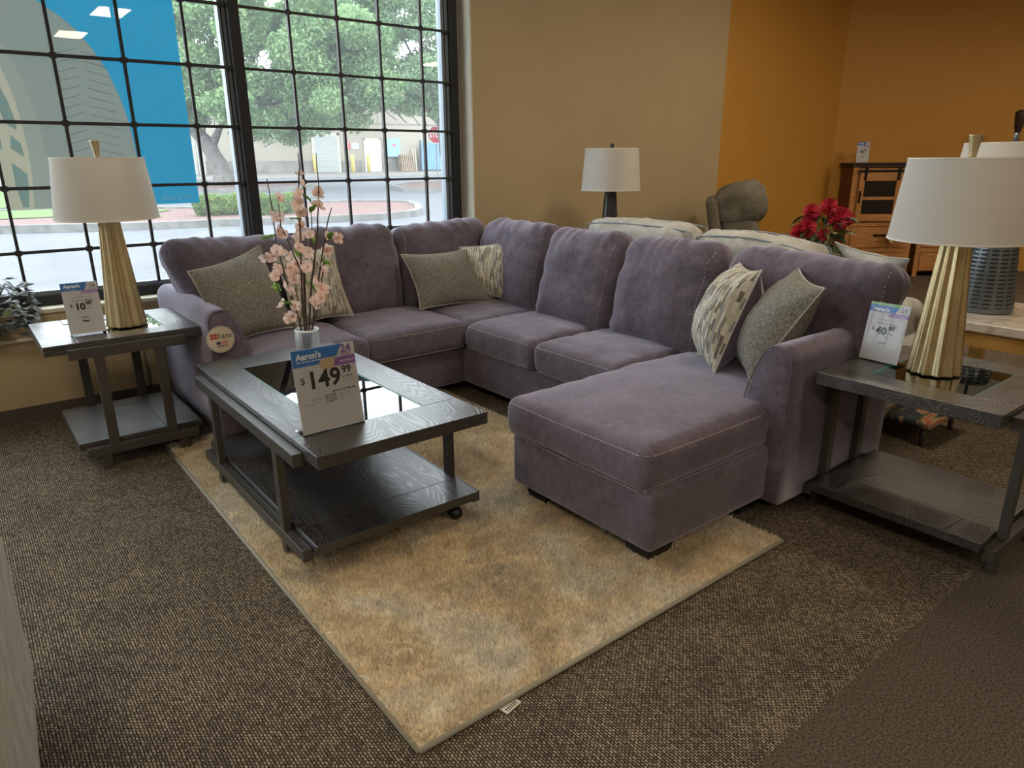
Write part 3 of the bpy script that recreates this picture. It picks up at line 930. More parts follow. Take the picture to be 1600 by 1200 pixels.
# ================================================================== TABLES
def table(name, label, cat, loc, rz, A, B, top_z, glass, rail_len, leg_off, leg_z, shelf, shelf_z, group=None, casters=False, foot_off=None):
    """A along the rails (local x), B across (local y)."""
    t = thing(name, label, cat, loc, rz, group)
    th = .045
    a, b = A / 2, B / 2
    gx, gy = glass
    mb = MB()
    z0, z1 = top_z - th, top_z
    # long-grain boards beside the glass, then breadboard ends
    ends = []
    for y0_, y1_ in ((-b, -gy), (gy, b)):
        MB().box(-gx, gx, y0_, y1_, z0, z1).build('side_board', MAT['table'], t, bevel=.002)
    for x0_, x1_ in ((-a, -gx - .0008), (gx + .0008, a)):
        MB().box(x0_, x1_, -b, b, z0, z1).build('end_board', MAT['table_end'], t, bevel=.002)
    MB().box(-gx, gx, -gy, gy, z1 - .009, z1 - .003).build('glass_inset', MAT['tableglass'], t)
    mb = MB()
    e = .004
    mb.box(-gx, gx, -gy, -gy + e, z1 - .010, z1 - .0025); mb.box(-gx, -gx + e, -gy, gy, z1 - .010, z1 - .0025)
    mb.box(-gx, gx, gy - e, gy, z1 - .010, z1 - .0025)
    mb.build('glass_edge', MAT['green_edge'], t)
    mb = MB(); mb.box(-gx - .02, gx + .02, -gy - .02, gy + .02, z0 - .006, z0 - .001)
    mb.build('under_panel', MAT['table_end'], t)
    rw = .034
    for s_ in (-1, 1):
        yc = s_ * (b + rw / 2 + .003)
        MB().box(-rail_len / 2, rail_len / 2, yc - rw / 2, yc + rw / 2, top_z - .068, top_z - .022).build('top_rail', MAT['rail'], t, bevel=.002)
        MB().box(-rail_len / 2, rail_len / 2, yc - rw / 2, yc + rw / 2, shelf_z - .065, shelf_z - .022).build('bottom_rail', MAT['rail'], t, bevel=.002)
        for q in (-1, 1):
            MB().box(q * leg_off - .021, q * leg_off + .021, yc - rw / 2 + .003, yc + rw / 2 - .003, shelf_z - .022, top_z - .068).build('leg', MAT['rail'], t, bevel=.002)
            fo = foot_off or leg_off
            MB().box(q * fo - .021, q * fo + .021, yc - rw / 2 + .003, yc + rw / 2 - .003, 0, shelf_z - .065).build('foot', MAT['rail'], t, bevel=.002)
    sa, sb = shelf
    mb = MB(); mb.box(-sa + .16, sa - .16, -b + .0, b, shelf_z - .034, shelf_z)
    sh = mb.build('shelf', MAT['table'], t, bevel=.002)
    for x0_, x1_ in ((-sa, -sa + .1592), (sa - .1592, sa)):
        MB().box(x0_, x1_, -b, b, shelf_z - .034, shelf_z).build('end_board', MAT['table_end'], sh, bevel=.002)
    if casters:
        for q in (-1, 1):
            mb = MB(); mb.sphere((q * (sa - .055), -b + .07, .028), .028, 12); mb.tube([(q * (sa - .055), -b + .07, .05), (q * (sa - .055), -b + .07, shelf_z - .034)], .008)
            mb.build('caster', MAT['foot'], t, True)
    return t
# coffee table: rails run along y -> rotate 90 deg; local y- becomes world x+
ct = table('coffee_table', 'dark oak coffee table with glass inset standing on the shag rug', 'coffee table', (1.085, 2.62, .012), PI / 2, 1.35, .655, .468, (.47, .18), 1.12, .37, 0, (.60, .32), .118, casters=True)
el = table('end_table', 'dark oak end table with glass inset beside the left sofa arm', 'end table', (.54, 3.835, 0), 0, .65, .60, .60, (.19, .172), .48, .125, 0, (.265, .31), .135, 'dark oak end tables', foot_off=.17)
er = copy_tree(el); er.location = (2.735, .951, 0)
er['label'] = 'dark oak end table at the right beside the chaise arm'
er2 = copy_tree(el); er2.location = (4.02, 3.86, 0)
er2['label'] = 'dark oak end table behind the sofas under the small far lamp'

# ================================================================== LAMPS
def scallop(n_, amp):
    def rf(a, z):
        return 1 - amp * abs(math.sin(a * n_ / 2)) ** 1.1
    return rf
def lamp(name, label, loc, group, kind='gold', dn=0.0):
    t = thing(name, label, 'lamp', loc, 0, group)
    if kind == 'gold':
        mb = MB()
        prof = [(.092, 0), (.092, .004)]
        prof += [(.091 - .044 * (k / 20) ** .9, .004 + .482 * k / 20) for k in range(1, 21)]
        mb.lathe(prof, 144, rf=scallop(12, .16))
        mb.build('lamp_base', MAT['gold'], t, True)
        MB().lathe([(.016, .486), (.016, .50), (.006, .505), (.006, .765 - dn), (.001, .766 - dn)], 16).build('neck', MAT['gold'], t, True)
        rb, rt, z0, z1 = .219, .190, .504 - dn, .772 - dn
        mb = MB(); mb.lathe([(.012, .772 - dn), (.012, .780 - dn), (.014, .80 - dn), (.023, .845 - dn), (.0235, .848 - dn), (.001, .848 - dn)], 20, rf=scallop(8, .08))
        mb.build('finial', MAT['gold'], t, True)
    elif kind == 'small':
        mb = MB(); mb.lathe([(.085, 0), (.085, .01), (.078, .02), (.043, .52), (.040, .53)], 40)
        mb.build('lamp_base', MAT['dark_metal'], t, True)
        mb = MB()
        for k in range(26):
            z = .03 + k * .0185; r = .0775 - (.0345) * (z - .02) / .5
            mb.lathe([(r, z), (r + .0022, z + .002), (r + .0022, z + .009), (r, z + .011)], 40, cap=False)
        mb.build('ribbing', MAT['dark_metal'], t, True)
        MB().tube([(0, 0, .53), (0, 0, .845)], .007).build('neck', MAT['dark_metal'], t)
        rb, rt, z0, z1 = .218, .195, .535, .825
        MB().box(-.010, .010, -.010, .010, .826, .862).build('finial', MAT['darkwood'], t)
    else:
        R0, R1, hh_ = .140, .096, .50
        mb = MB(); mb.lathe([(R0, 0), (R0 + .002, .01)] + [(R0 + (R1 - R0) * k / 12, .01 + (hh_ - .01) * k / 12) for k in range(1, 13)] + [(.02, hh_ + .01)], 48)
        mb.build('lamp_base', MAT['grey_metal'], t, True)
        mb = MB(); rm = MB()
        for row in range(22):
            z = .025 + row * .0215
            r = R0 + (R1 - R0) * z / hh_ + .0012
            for k in range(15):
                a0 = 2 * PI * (k + .12) / 15; a1 = 2 * PI * (k + .88) / 15
                pts = []
                for (aa, zz) in [(a0 + .05, z), (a1 - .05, z), (a1, z + .003), (a1, z + .008), (a1 - .05, z + .011), (a0 + .05, z + .011), (a0, z + .008), (a0, z + .003)]:
                    pts.append((r * math.cos(aa), r * math.sin(aa), zz))
                mid = (a0 + a1) / 2
                c1 = (1.004 * r * math.cos(mid), 1.004 * r * math.sin(mid), z); c2 = (1.004 * r * math.cos(mid), 1.004 * r * math.sin(mid), z + .011)
                mb.add([pts[0], c1, c2, pts[5], pts[6], pts[7]], [(0, 1, 2, 3), (0, 3, 4, 5)])
                mb.add([pts[1], pts[2], pts[3], pts[4], c1, c2], [(4, 0, 3, 5), (0, 1, 2, 3)])
                rm.tube([(p[0] * 1.008, p[1] * 1.008, p[2]) for p in (pts[5], pts[6], pts[7], pts[0])] , .0012, 4, cap=False)
                rm.tube([(p[0] * 1.008, p[1] * 1.008, p[2]) for p in (pts[1], pts[2], pts[3], pts[4])] , .0012, 4, cap=False)
                rm.tube([(pts[0][0] * 1.008, pts[0][1] * 1.008, pts[0][2]), (c1[0] * 1.006, c1[1] * 1.006, c1[2]), (pts[1][0] * 1.008, pts[1][1] * 1.008, pts[1][2])], .0012, 4, cap=False)
        mb.build('slots', MAT['slot'], t); rm.build('slot_rims', MAT['grey_metal'], t, True)
        MB().tube([(0, 0, .5), (0, 0, .88)], .008).build('neck', MAT['dark_metal'], t)
        rb, rt, z0, z1 = .262, .222, .535, .865
        MB().lathe([(.010, .866), (.012, .90), (.011, .915), (.001, .916)], 16).build('finial', MAT['grey_metal'], t, True)
    sh = MB(); sh.lathe([(rb, z0), (rb - (rb - rt) * .5, (z0 + z1) / 2), (rt, z1)], 72, cap=False)
    so = sh.build('lamp_shade', MAT['shade'], t, True)
    for (r, z) in ((rb, z0), (rt, z1)):
        mb = MB(); mb.lathe([(r + .0012, z - .002), (r + .0016, z + .004), (r - .0014, z + .004), (r - .0014, z - .002), (r + .0012, z - .002)], 72, cap=False)
        mb.build('shade_ring', MAT['shade_in'], so, True)
    mb = MB()
    for k in range(3):
        a = k * 2 * PI / 3
        mb.tube([(0, 0, z1 - .012), ((rt - .002) * math.cos(a), (rt - .002) * math.sin(a), z1 - .002)], .002, 5)
    mb.build('spider', MAT['shade_in'], so, True)
    return t
lamp('table_lamp', 'fluted champagne table lamp with white shade on the left end table', (.594, 3.80, .602), 'fluted champagne table lamps')
lamp('table_lamp', 'fluted gold table lamp with white shade on the right end table', (2.745, .985, .602), 'fluted champagne table lamps', 'gold', .028)
lamp('table_lamp', 'small dark ribbed table lamp with white shade against the tan wall', (3.93, 3.80, .602), None, 'small')
lamp('table_lamp', 'large slotted grey metal table lamp on the marble table', (4.375, 1.385, .552), None, 'big')

# ================================================================== SIGNS
MAT['card'] = plain('white_card', (0.62, 0.60, 0.60, 1), 0.45)
MAT['s_blue'] = plain('sign_blue', (0.035, 0.20, 0.56, 1), 0.4)
MAT['s_purple'] = plain('sign_purple', (0.30, 0.13, 0.42, 1), 0.4)
MAT['s_green'] = plain('sign_green', (0.20, 0.50, 0.09, 1), 0.4)
MAT['s_ink'] = plain('sign_black_ink', (0.02, 0.02, 0.022, 1), 0.5)
MAT['s_grey'] = plain('sign_grey_ink', (0.14, 0.14, 0.15, 1), 0.5)
MAT['s_white'] = plain('sign_white_ink', (0.85, 0.86, 0.88, 1), 0.5)
def price_sign(label, loc, rz, w, h, lean, price, cents, kind='small', group='acrylic price signs', minimal=False):
    t = thing('price_sign', label, 'sign', loc, rz, group)
    cl, sl = math.cos(lean), math.sin(lean)
    Tm = Matrix(((1, 0, 0, 0), (0, cl, sl, 0), (0, -sl, cl, 0), (0, 0, 0, 1)))
    def mk(): 
        b = MB(); b.T = Tm; return b
    hw = w / 2
    cardm = mk().box(-hw, hw, -.0008, .0008, .003, h).build('card', MAT['card'], t)
    b = mk(); b.box(-hw - .001, hw + .001, -.0030, -.0020, 0, h + .001); 
    b.T = Matrix.Identity(4); b.box(-hw - .001, hw + .001, -.004, .07, 0, .0022)
    b.build('acrylic_holder', MAT['acrylic'], t)
    def poly(name, pts, mat, off=.0011):
        b = mk(); b.prism([(x * w, z * h) for x, z in pts], 'y', -off, -off + .0002); return b.build(name, mat, cardm)
    def txt(name, lines, mat):
        b = mk()
        for (s_, size, x, z, bold, al) in lines:
            text_into(b, s_, size * h, (x * w, -.0016, z * h), bold=bold * h, align=al)
        return b.build(name, mat, cardm)
    if kind == 'large':
        poly('blue_band', [(-.5, .80), (-.10, .80), (-.03, .862), (.20, .862), (.30, .998), (-.5, .998)], MAT['s_blue'])
        poly('purple_band', [(.13, .745), (.5, .745), (.5, .845), (.17, .845)], MAT['s_purple'])
        poly('photo_patch', [(-.10, .80), (.03, .862), (.19, .862), (.15, .76), (.0, .70), (-.06, .74)], M('blonde_photo_patch', (.62, .46, .26, 1), .5).m)
        txt('white_lettering', [("Aaron's", .098, -.43, .885, .0050, 'LEFT'), ("Easy. Beautiful. Affordable.", .028, -.43, .848, .0006, 'LEFT'), ("PAYMENT", .044, .485, .775, 0, 'RIGHT')], MAT['s_white'])
        txt('purple_lettering', [("24", .135, .36, .893, .0028, 'CENTER'), ("MONTHLY", .026, .36, .872, .0004, 'CENTER'), ("PAYMENTS", .026, .36, .850, .0004, 'CENTER')], MAT['s_purple'])
        txt('price_lettering', [("$", .105, -.385, .60, .0012, 'CENTER'), (price, .285, -.32, .53, .0075, 'LEFT'), (cents, .125, .245, .645, .0030, 'LEFT'), ("per Month", .030, .25, .595, .0008, 'LEFT'), ("own it in 24 Months", .038, .44, .445, .0010, 'RIGHT'), ("$2,713.88", .034, .10, .405, .0007, 'RIGHT'), ("$3,095.76", .034, .10, .370, .0007, 'RIGHT'), ("$1,409.79", .034, .10, .335, .0007, 'RIGHT')], MAT['s_ink'])
        txt('small_print', [("your total of ownership", .018, .25, .562, 0, 'LEFT'), ("and cost of lease", .018, .25, .542, 0, 'LEFT'), ("Chair (1) Sectional", .026, -.30, .39, .0004, 'LEFT'), ("details in store, see associate", .016, -.40, .355, 0, 'LEFT'), ("agreement and terms", .016, -.40, .335, 0, 'LEFT'), ("total cost of ownership", .017, .14, .405, 0, 'LEFT'), ("total cost of ownership", .017, .14, .370, 0, 'LEFT'), ("cash price", .017, .14, .335, 0, 'LEFT'), ("terms and conditions apply", .013, .46, .03, 0, 'RIGHT')], MAT['s_grey'])
    else:
        if kind == 'green':
            poly('green_band', [(-.5, .955), (.24, .955), (.27, .998), (-.5, .998)], MAT['s_green'])
            txt('green_lettering', [("CERTIFIED PRE-LEASED", .030, -.40, .965, .0003, 'LEFT')], MAT['s_white'])
            top = .952
        else: top = .998
        poly('blue_band', [(-.5, .845), (.14, .845), (.24, top), (-.5, top)], MAT['s_blue'])
        poly('purple_band', [(.0, .782), (.5, .782), (.5, .838), (.04, .838)], MAT['s_purple'])
        txt('white_lettering', [("Aaron's", .088, -.42, top - .092, .0050, 'LEFT'), ("LOWEST PAYMENT", .034, .47, .794, .0004, 'RIGHT')] + ([] if minimal else [("Easy. Beautiful. Affordable.", .018, -.40, .862, 0, 'LEFT')]), MAT['s_white'])
        txt('grey_lettering', [("24", .105, .36, .882, .0006, 'CENTER'), ("payments", .022, .36, .858, 0, 'CENTER')], MAT['s_grey'])
        txt('price_lettering', [("$", .095, -.31, .53, .0016, 'CENTER'), (price, .175, -.22, .475, .0085, 'LEFT'), (cents + '*', .092, .09, .565, .0050, 'LEFT'), ("per", .022, .12, .515, .0006, 'LEFT'), ("month", .026, .12, .485, .0008, 'LEFT'), ("You own it in 24 Months!", .034, 0, .645, .0006, 'CENTER'), ("$240.00", .036, 0, .315, .0010, 'CENTER')] + ([("New", .056, .0, .235, .0040, 'CENTER')] if kind == 'small' else []), MAT['s_ink'])
        txt('small_print', [("total of 24 lease renewal payments", .022, 0, .71, .0002, 'CENTER'), ("see store for full details", .020, 0, .425, 0, 'CENTER'), ("total cost to own is shown", .020, 0, .285, 0, 'CENTER')], MAT['s_grey'])
    return t
price_sign('large white price sign reading $149.99 on the coffee table', (.905, 2.135, .4815), .02, .224, .285, .16, '149', '99', 'large')
price_sign('small price sign reading $10.00 on the left end table', (.416, 3.70, .602), .0, .146, .236, .20, '10', '00', 'small')
s_ = price_sign('small green-topped price sign reading $40.00 on the right end table', (2.708, 1.172, .602), -1.64, .150, .225, .17, '40', '00', 'green')

# round brand tag on the left arm front
lt = thing('brand_tag', 'round cream brand tag on the front of the left sofa arm', 'tag', (.908, 3.384, .556), 0)
mb = MB(); mb.T = Matrix.Rotation(PI / 2, 4, 'X'); mb.lathe([(.064, 0), (.064, .002)], 48); mb.build('disc', plain('tag_cream', (.60, .53, .40, 1), .5), lt, loc=(0, 0, 0))
mb = MB(); mb.T = Matrix.Rotation(PI / 2, 4, 'X')
mb.lathe([(.0605, .0021), (.0605, .0026), (.0592, .0026), (.0592, .0021)], 48, cap=False)
mb.build('rim_line', MAT['s_grey'], lt)
mb = MB()
for (x, z) in ((-.047, .018), (-.030, .018), (-.047, .003), (-.030, .003)): mb.box(x, x + .0145, -.0030, -.0021, z, z + .0125)
mb.build('red_squares', plain('tag_red', (.42, .05, .06, 1), .5), lt)
mb = MB(); text_into(mb, 'Lane', .034, (-.012, -.0028, .006), bold=.0002); text_into(mb, 'AMERICA', .0125, (.007, -.0028, -.036), bold=.0002, align='CENTER'); text_into(mb, 'HOME FURNITURE', .0045, (.004, -.0028, -.001)); mb.build('lettering', MAT['s_ink'], lt)
mb = MB(); mb.box(-.022, -.004, -.0030, -.0021, -.024, -.010); mb.build('flag_blue', plain('tag_navy', (.04, .05, .14, 1), .5), lt)
mb = MB()
for k in range(3): mb.prism([(-.003, -.012 - k * .005), (.010, -.0105 - k * .005), (.031, -.009 - k * .005), (.031, -.0115 - k * .005), (.010, -.013 - k * .005), (-.003, -.0145 - k * .005)], 'y', -.0030, -.0021)
mb.box(-.018, .034, -.0030, -.0021, -.044, -.0428)
mb.build('flag_stripes', plain('tag_stripe', (.42, .08, .08, 1), .5), lt)

def foliage_mat(name, c1, c2):
    a = M(name, c1, .6)
    v = a.coord(); c = a.ramp(a.noise(v, 1.6, 3), [(.3, c1), (.7, c2)])
    a.base(c)
    tl = a.n('ShaderNodeBsdfTranslucent'); a.l(c, tl.inputs[0])
    mx = a.n('ShaderNodeMixShader'); mx.inputs[0].default_value = .35
    a.l(a.b.outputs[0], mx.inputs[1]); a.l(tl.outputs[0], mx.inputs[2]); a.l(mx.outputs[0], a.out.inputs['Surface'])
    return a.m
# ================================================================== BLOSSOM VASE
STEMS = [[(-0.009, 0.0, 0.13), (-0.007, 0.002, 0.321), (0.01, 0.004, 0.557), (0.019, 0.006, 0.758), (0.033, 0.008, 0.85), (0.032, 0.01, 0.903)], [(0.002, 0.0, 0.13), (0.04, 0.004, 0.401), (0.074, 0.008, 0.556), (0.09, 0.012, 0.683), (0.1, 0.016, 0.781), (0.1, 0.02, 0.902)], [(-0.015, 0.0, 0.13), (-0.037, 0.005, 0.294), (-0.07, 0.01, 0.427), (-0.092, 0.015, 0.557), (-0.098, 0.02, 0.709), (-0.106, 0.025, 0.807)], [(0.01, 0.0, 0.13), (0.065, 0.009, 0.4), (0.095, 0.018, 0.529), (0.12, 0.027, 0.631), (0.139, 0.035, 0.693)], [(-0.02, 0.0, 0.13), (-0.062, 0.005, 0.24), (-0.093, 0.01, 0.334), (-0.122, 0.014, 0.453), (-0.147, 0.019, 0.544)], [(0.002, 0.0, 0.13), (0.054, 0.011, 0.292), (0.082, 0.021, 0.424), (0.094, 0.032, 0.502)], [(-0.009, -0.0, 0.13), (0.012, -0.009, 0.43), (-0.014, -0.019, 0.509), (-0.051, -0.028, 0.624), (-0.051, -0.038, 0.687)], [(-0.004, -0.0, 0.13), (0.017, -0.001, 0.454), (0.061, -0.002, 0.583), (0.065, -0.003, 0.684)]]
BLOOMS = [(0.026, 0.035, 0.819), (0.03, 0.008, 0.79), (0.092, 0.031, 0.75), (0.037, -0.04, 0.75), (0.097, -0.008, 0.702), (0.033, -0.028, 0.717), (0.025, -0.001, 0.676), (-0.076, 0.002, 0.663), (-0.048, -0.049, 0.65), (-0.069, -0.03, 0.605), (-0.048, -0.025, 0.595), (0.004, 0.032, 0.626), (0.003, 0.019, 0.58), (0.058, -0.036, 0.595), (0.104, 0.022, 0.592), (0.165, -0.038, 0.578), (-0.093, 0.006, 0.524), (-0.097, -0.039, 0.512), (-0.121, -0.05, 0.51), (-0.049, 0.028, 0.51), (0.006, -0.031, 0.538), (0.053, -0.031, 0.524), (0.104, 0.038, 0.522), (-0.101, 0.029, 0.451), (-0.097, -0.024, 0.427), (-0.027, 0.037, 0.467), (-0.052, -0.001, 0.455), (-0.037, 0.011, 0.436), (0.041, -0.032, 0.466), (0.083, 0.035, 0.431), (0.083, 0.012, 0.448), (-0.018, 0.037, 0.382), (-0.039, 0.03, 0.404), (-0.071, -0.023, 0.385), (-0.054, -0.017, 0.363), (0.063, -0.035, 0.4), (0.096, -0.037, 0.369), (-0.072, -0.044, 0.311), (-0.034, -0.023, 0.3), (0.045, 0.004, 0.315), (0.089, -0.05, 0.339), (-0.071, 0.011, 0.242), (-0.046, -0.02, 0.26), (-0.054, -0.022, 0.733)]
LEAVES = [(-0.12, 0.024, 0.58), (0.056, -0.007, 0.732), (0.076, -0.022, 0.69), (0.011, -0.007, 0.653), (0.059, 0.013, 0.566), (0.144, -0.045, 0.585), (-0.016, 0.038, 0.516), (0.116, -0.048, 0.484), (0.043, 0.017, 0.37), (-0.113, 0.026, 0.366), (-0.049, -0.048, 0.319)]
vs = thing('blossom_vase', 'clear glass vase of pink blossom branches on the coffee table', 'vase', (1.10, 2.80, .482), 0)
mb = MB(); mb.lathe([(.046, 0), (.049, .004), (.049, .197), (.047, .20), (.045, .197), (.045, .012), (.0005, .010)], 40)
mb.build('glass', MAT['vase'], vs, True)
MB().lathe([(.049, .193), (.0505, .197), (.049, .201), (.0455, .201), (.044, .197), (.0455, .193), (.049, .193)], 40, cap=False).build('rim', plain('vase_rim', (.75, .8, .82, 1), .15), vs, True)
def L3(p): 
    q = Rh * p[0] + NR * p[1]; return Vector((q.x, q.y, p[2]))
stem_m = noisy('brown_twig', (.045, .028, .022, 1), (.10, .07, .055, 1), 60, .7)
bloom_m = foliage_mat('pink_petal', (.92, .68, .59, 1), (.94, .80, .74, 1))
bloomc_m = plain('blossom_centre', (.72, .38, .14, 1), .6)
leaf_m = foliage_mat('fresh_leaf', (.25, .45, .08, 1), (.34, .55, .14, 1))
allp = []
R_ = random.Random(9)
for s_ in STEMS:
    pts = [Vector((0.012 * R_.uniform(-1, 1), .012 * R_.uniform(-1, 1), .015))] + [L3(p) for p in s_]
    # refine
    fine = []
    for a, b in zip(pts, pts[1:]):
        for k in range(4): fine.append(a.lerp(b, k / 4) + Vector((R_.uniform(-1, 1), R_.uniform(-1, 1), 0)) * .0015)
    fine.append(pts[-1])
    n_ = len(fine)
    o = MB().tube(fine, [.0042 * (1 - .8 * (i / n_)) + .0008 for i in range(n_)], 6).build('stem', stem_m, vs, True)
    allp += fine
def flower(mb, c, d, r, rnd, npet=5, mi=0, cup=.35, pw=1.0):
    d = d.normalized(); a = d.cross(Vector((.3, .2, 1))).normalized(); b = d.cross(a)
    for k in range(npet):
        th = 2 * PI * k / npet + rnd.uniform(-.2, .2)
        e1 = (a * math.cos(th) + b * math.sin(th)); e2 = (-a * math.sin(th) + b * math.cos(th))
        V = []; 
        prof = [(0.0, .10), (.35, .36), (.7, .46), (.92, .34), (1.0, .10)]
        cu = cup + rnd.uniform(-.12, .12)
        for (s__, wd_) in prof:
            z_ = cu * s__ ** 1.5
            for q in (-1, 0, 1):
                V.append(c + e1 * (s__ * r) + e2 * (wd_ * pw * r * q) + d * (z_ * r + (.08 * r if q else 0)))
        F = []
        for i in range(4):
            for j in range(2): F.append((i * 3 + j, i * 3 + j + 1, (i + 1) * 3 + j + 1, (i + 1) * 3 + j))
        mb.add(V, F, mi)
for i, p in enumerate(BLOOMS):
    c = L3(p)
    near = min(allp, key=lambda q: (q - c).length)
    mb = MB()
    for k in range(R_.choice((1, 2, 2))):
        d = Vector((R_.uniform(-1, 1), R_.uniform(-1.4, .3), R_.uniform(-.3, .8)))
        flower(mb, c + Vector((R_.uniform(-1, 1), R_.uniform(-1, 1), R_.uniform(-1, 1))) * .010 * (k > 0), d, R_.uniform(.021, .028), R_, 5, 0, .5)
        for q in range(5):
            dd = d.normalized() * .010 + Vector((R_.uniform(-1, 1), R_.uniform(-1, 1), R_.uniform(-1, 1))) * .003
            mb.tube([c, c + dd], .0009, 4, mi=1)
    if (near - c).length > .01: mb.tube([near, c], .0012, 5, mi=2)
    mb.build('blossom', [bloom_m, bloomc_m, stem_m], vs, True)
def leaf_blade(mb, c, d, L_, w_, mi=0, curl=.2, n_=6):
    d = d.normalized(); sd = d.cross(Vector((0, 0, 1)));
    if sd.length < .05: sd = Vector((1, 0, 0))
    sd.normalize(); up_ = sd.cross(d)
    V = []; F = []
    for i in range(n_ + 1):
        t_ = i / n_; ww = w_ * math.sin(PI * min(1, t_ * .92 + .06)) ** .8 * (1 - .3 * t_)
        c_ = c + d * L_ * t_ - up_ * curl * L_ * t_ * t_
        V += [c_ - sd * ww + up_ * ww * .35, c_, c_ + sd * ww + up_ * ww * .35]
    for i in range(n_):
        for j in range(2): F.append((i * 3 + j, i * 3 + j + 1, (i + 1) * 3 + j + 1, (i + 1) * 3 + j))
    mb.add(V, F, mi)
for p in LEAVES:
    c = L3(p); near = min(allp, key=lambda q: (q - c).length)
    mb = MB(); st_ = near.lerp(c, .3)
    for k in range(3):
        d = (c - near).normalized() + Vector((R_.uniform(-.4, .4), R_.uniform(-.4, .4), R_.uniform(.2, .9)))
        leaf_blade(mb, c - d.normalized() * .02, d, .066, .016)
    mb.tube([near, c - (c - near).normalized() * .01], .001, 4)
    mb.build('leaf', leaf_m, vs, True)

# ================================================================== PALE SOFA BEHIND, back to back
ws = thing('loveseat', 'pale grey linen sofa standing back to back behind the plum sectional', 'sofa', (3.65, 2.4, 0))
def wpart(mb, name, mat=MAT['white_fab'], par=None): 
    mb.v = [(x - 3.65, y - 2.4, z) for x, y, z in mb.v]
    return mb.build(name, mat, par or ws, True)
wpart(rounded(3.72, 2.45, .26, .92, 1.95, .36, .04, 10), 'base_frame')
wpart(rounded(3.31, 2.45, .44, .16, 1.95, .74, .05, 10), 'back_frame')
def wcush(y0, y1, ztop, seed, x=3.36, tilt=.16, droop=0.0):
    hgt = ztop - .46
    def f(p, u):
        k = (max(0, 1 - abs(u[1]) ** 3) ** .5) * (max(0, 1 - abs(u[2]) ** 3) ** .5)
        x_ = p[0] * (.5 + .6 * k) + .012 * fn(tuple(p), 5, seed)
        z_ = p[2] + .018 * fn((0, p[1], 0), 7, seed) * max(0, u[2]) - .02 * abs(u[1]) ** 3 * (u[2] > 0) + .004 * math.sin(60 * p[1] + 30 * p[0]) * (u[2] > .6) - droop * max(0, u[2]) * max(0, -u[1])
        return (x_, p[1], z_)
    mb = rounded(0, 0, 0, .24, y1 - y0, hgt, .07, 16, f)
    Mx = Matrix.Translation((x, (y0 + y1) / 2, .46 + hgt / 2)) @ Matrix.Rotation(-tilt, 4, 'Y')
    mb.v = [tuple(Mx @ Vector(p)) for p in mb.v]
    o = wpart(mb, 'back_cushion')
    w_ = MB()
    for sx_ in (-1, 1):
        pts = []
        for i in range(25):
            t_ = -1 + 2 * i / 24
            yy = t_ * ((y1 - y0) / 2 - .015); 
            zz = hgt / 2 - .012 - .02 * abs(t_) ** 3 - droop * max(0, -t_)
            pts.append(tuple(Mx @ Vector((sx_ * .068, yy, zz))))
        pts = [tuple(Mx @ Vector((sx_ * .055, -(y1 - y0) / 2 + .004, -hgt / 2 + .05)))] + pts + [tuple(Mx @ Vector((sx_ * .055, (y1 - y0) / 2 - .004, -hgt / 2 + .05)))]
        w_.tube(pts, .0045, 6)
    w_.v = [(a - 3.65, b - 2.4, c) for a, b, c in w_.v]
    w_.build('welt', MAT['white_welt'], o, True)
wcush(2.50, 3.36, 1.005, 41)
wcush(1.76, 2.49, .985, 42, droop=.035)
wpart(rounded(3.80, 2.45, .50, .74, 1.55, .15, .05, 10), 'seat_cushion')
wpart(rounded(3.76, 1.70, .36, .92, .24, .50, .09, 12), 'arm')
wpart(rounded(3.76, 3.32, .36, .92, .24, .50, .09, 12), 'arm')
for x_, y_ in ((3.34, 1.56), (4.1, 1.56), (3.34, 3.34), (4.1, 3.34)):
    MB().box(x_ - 3.65 - .035, x_ - 3.65 + .035, y_ - 2.4 - .035, y_ - 2.4 + .035, 0, .09).build('foot', MAT['foot'], ws)
pillow('throw_pillow', 'pale damask throw pillow at the right end of the pale sofa behind', 'pillow', [(3.62, 1.62, .60), (3.42, 1.42, .62), (3.30, 1.36, .925), (3.44, 1.78, .955)], .15, MAT['white_fab'], MAT['white_fab'], seed=8, pin=.12)

# ================================================================== RECLINER
rc = thing('recliner', 'taupe rocker recliner by the orange wall behind the pale sofa', 'recliner', (5.92, 3.68, 0), -.95)
rc.scale = (1.15, 1.15, 1.06)
def rpart(mb, name): return mb.build(name, MAT['recl'], rc, True)
def puff(cx, cy, cz, sx, sy, sz, r, seed, amp=.012):
    def f(p, u):
        k = amp * fn(tuple(p), 5, seed) + .5 * amp * fn(tuple(p), 12, seed)
        return (p[0] + k * (u[0] > 0) - k * (u[0] < 0), p[1] + k * (1 if u[1] > 0 else -1), p[2] + k)
    return rounded(cx, cy, cz, sx, sy, sz, r, 14, f)
# local: faces +x
mb = puff(-.20, 0, .62, .28, .60, .60, .09, 51); Mx = Matrix.Translation((-.24, 0, .5)) @ Matrix.Rotation(-.20, 4, 'Y') @ Matrix.Translation((.24, 0, -.5)); mb.v = [tuple(Mx @ Vector(p)) for p in mb.v]; rpart(mb, 'backrest')
mb = puff(-.17, 0, .90, .40, .66, .36, .15, 52, .022); Mx = Matrix.Translation((-.24, 0, .5)) @ Matrix.Rotation(-.20, 4, 'Y') @ Matrix.Translation((.24, 0, -.5)); mb.v = [tuple(Mx @ Vector(p)) for p in mb.v]; rpart(mb, 'headrest')
mb = puff(-.34, 0, .58, .09, .62, .84, .04, 53, .004); Mx = Matrix.Translation((-.24, 0, .5)) @ Matrix.Rotation(-.20, 4, 'Y') @ Matrix.Translation((.20, 0, -.5)); mb.v = [tuple(Mx @ Vector(p)) for p in mb.v]; rpart(mb, 'back_panel')
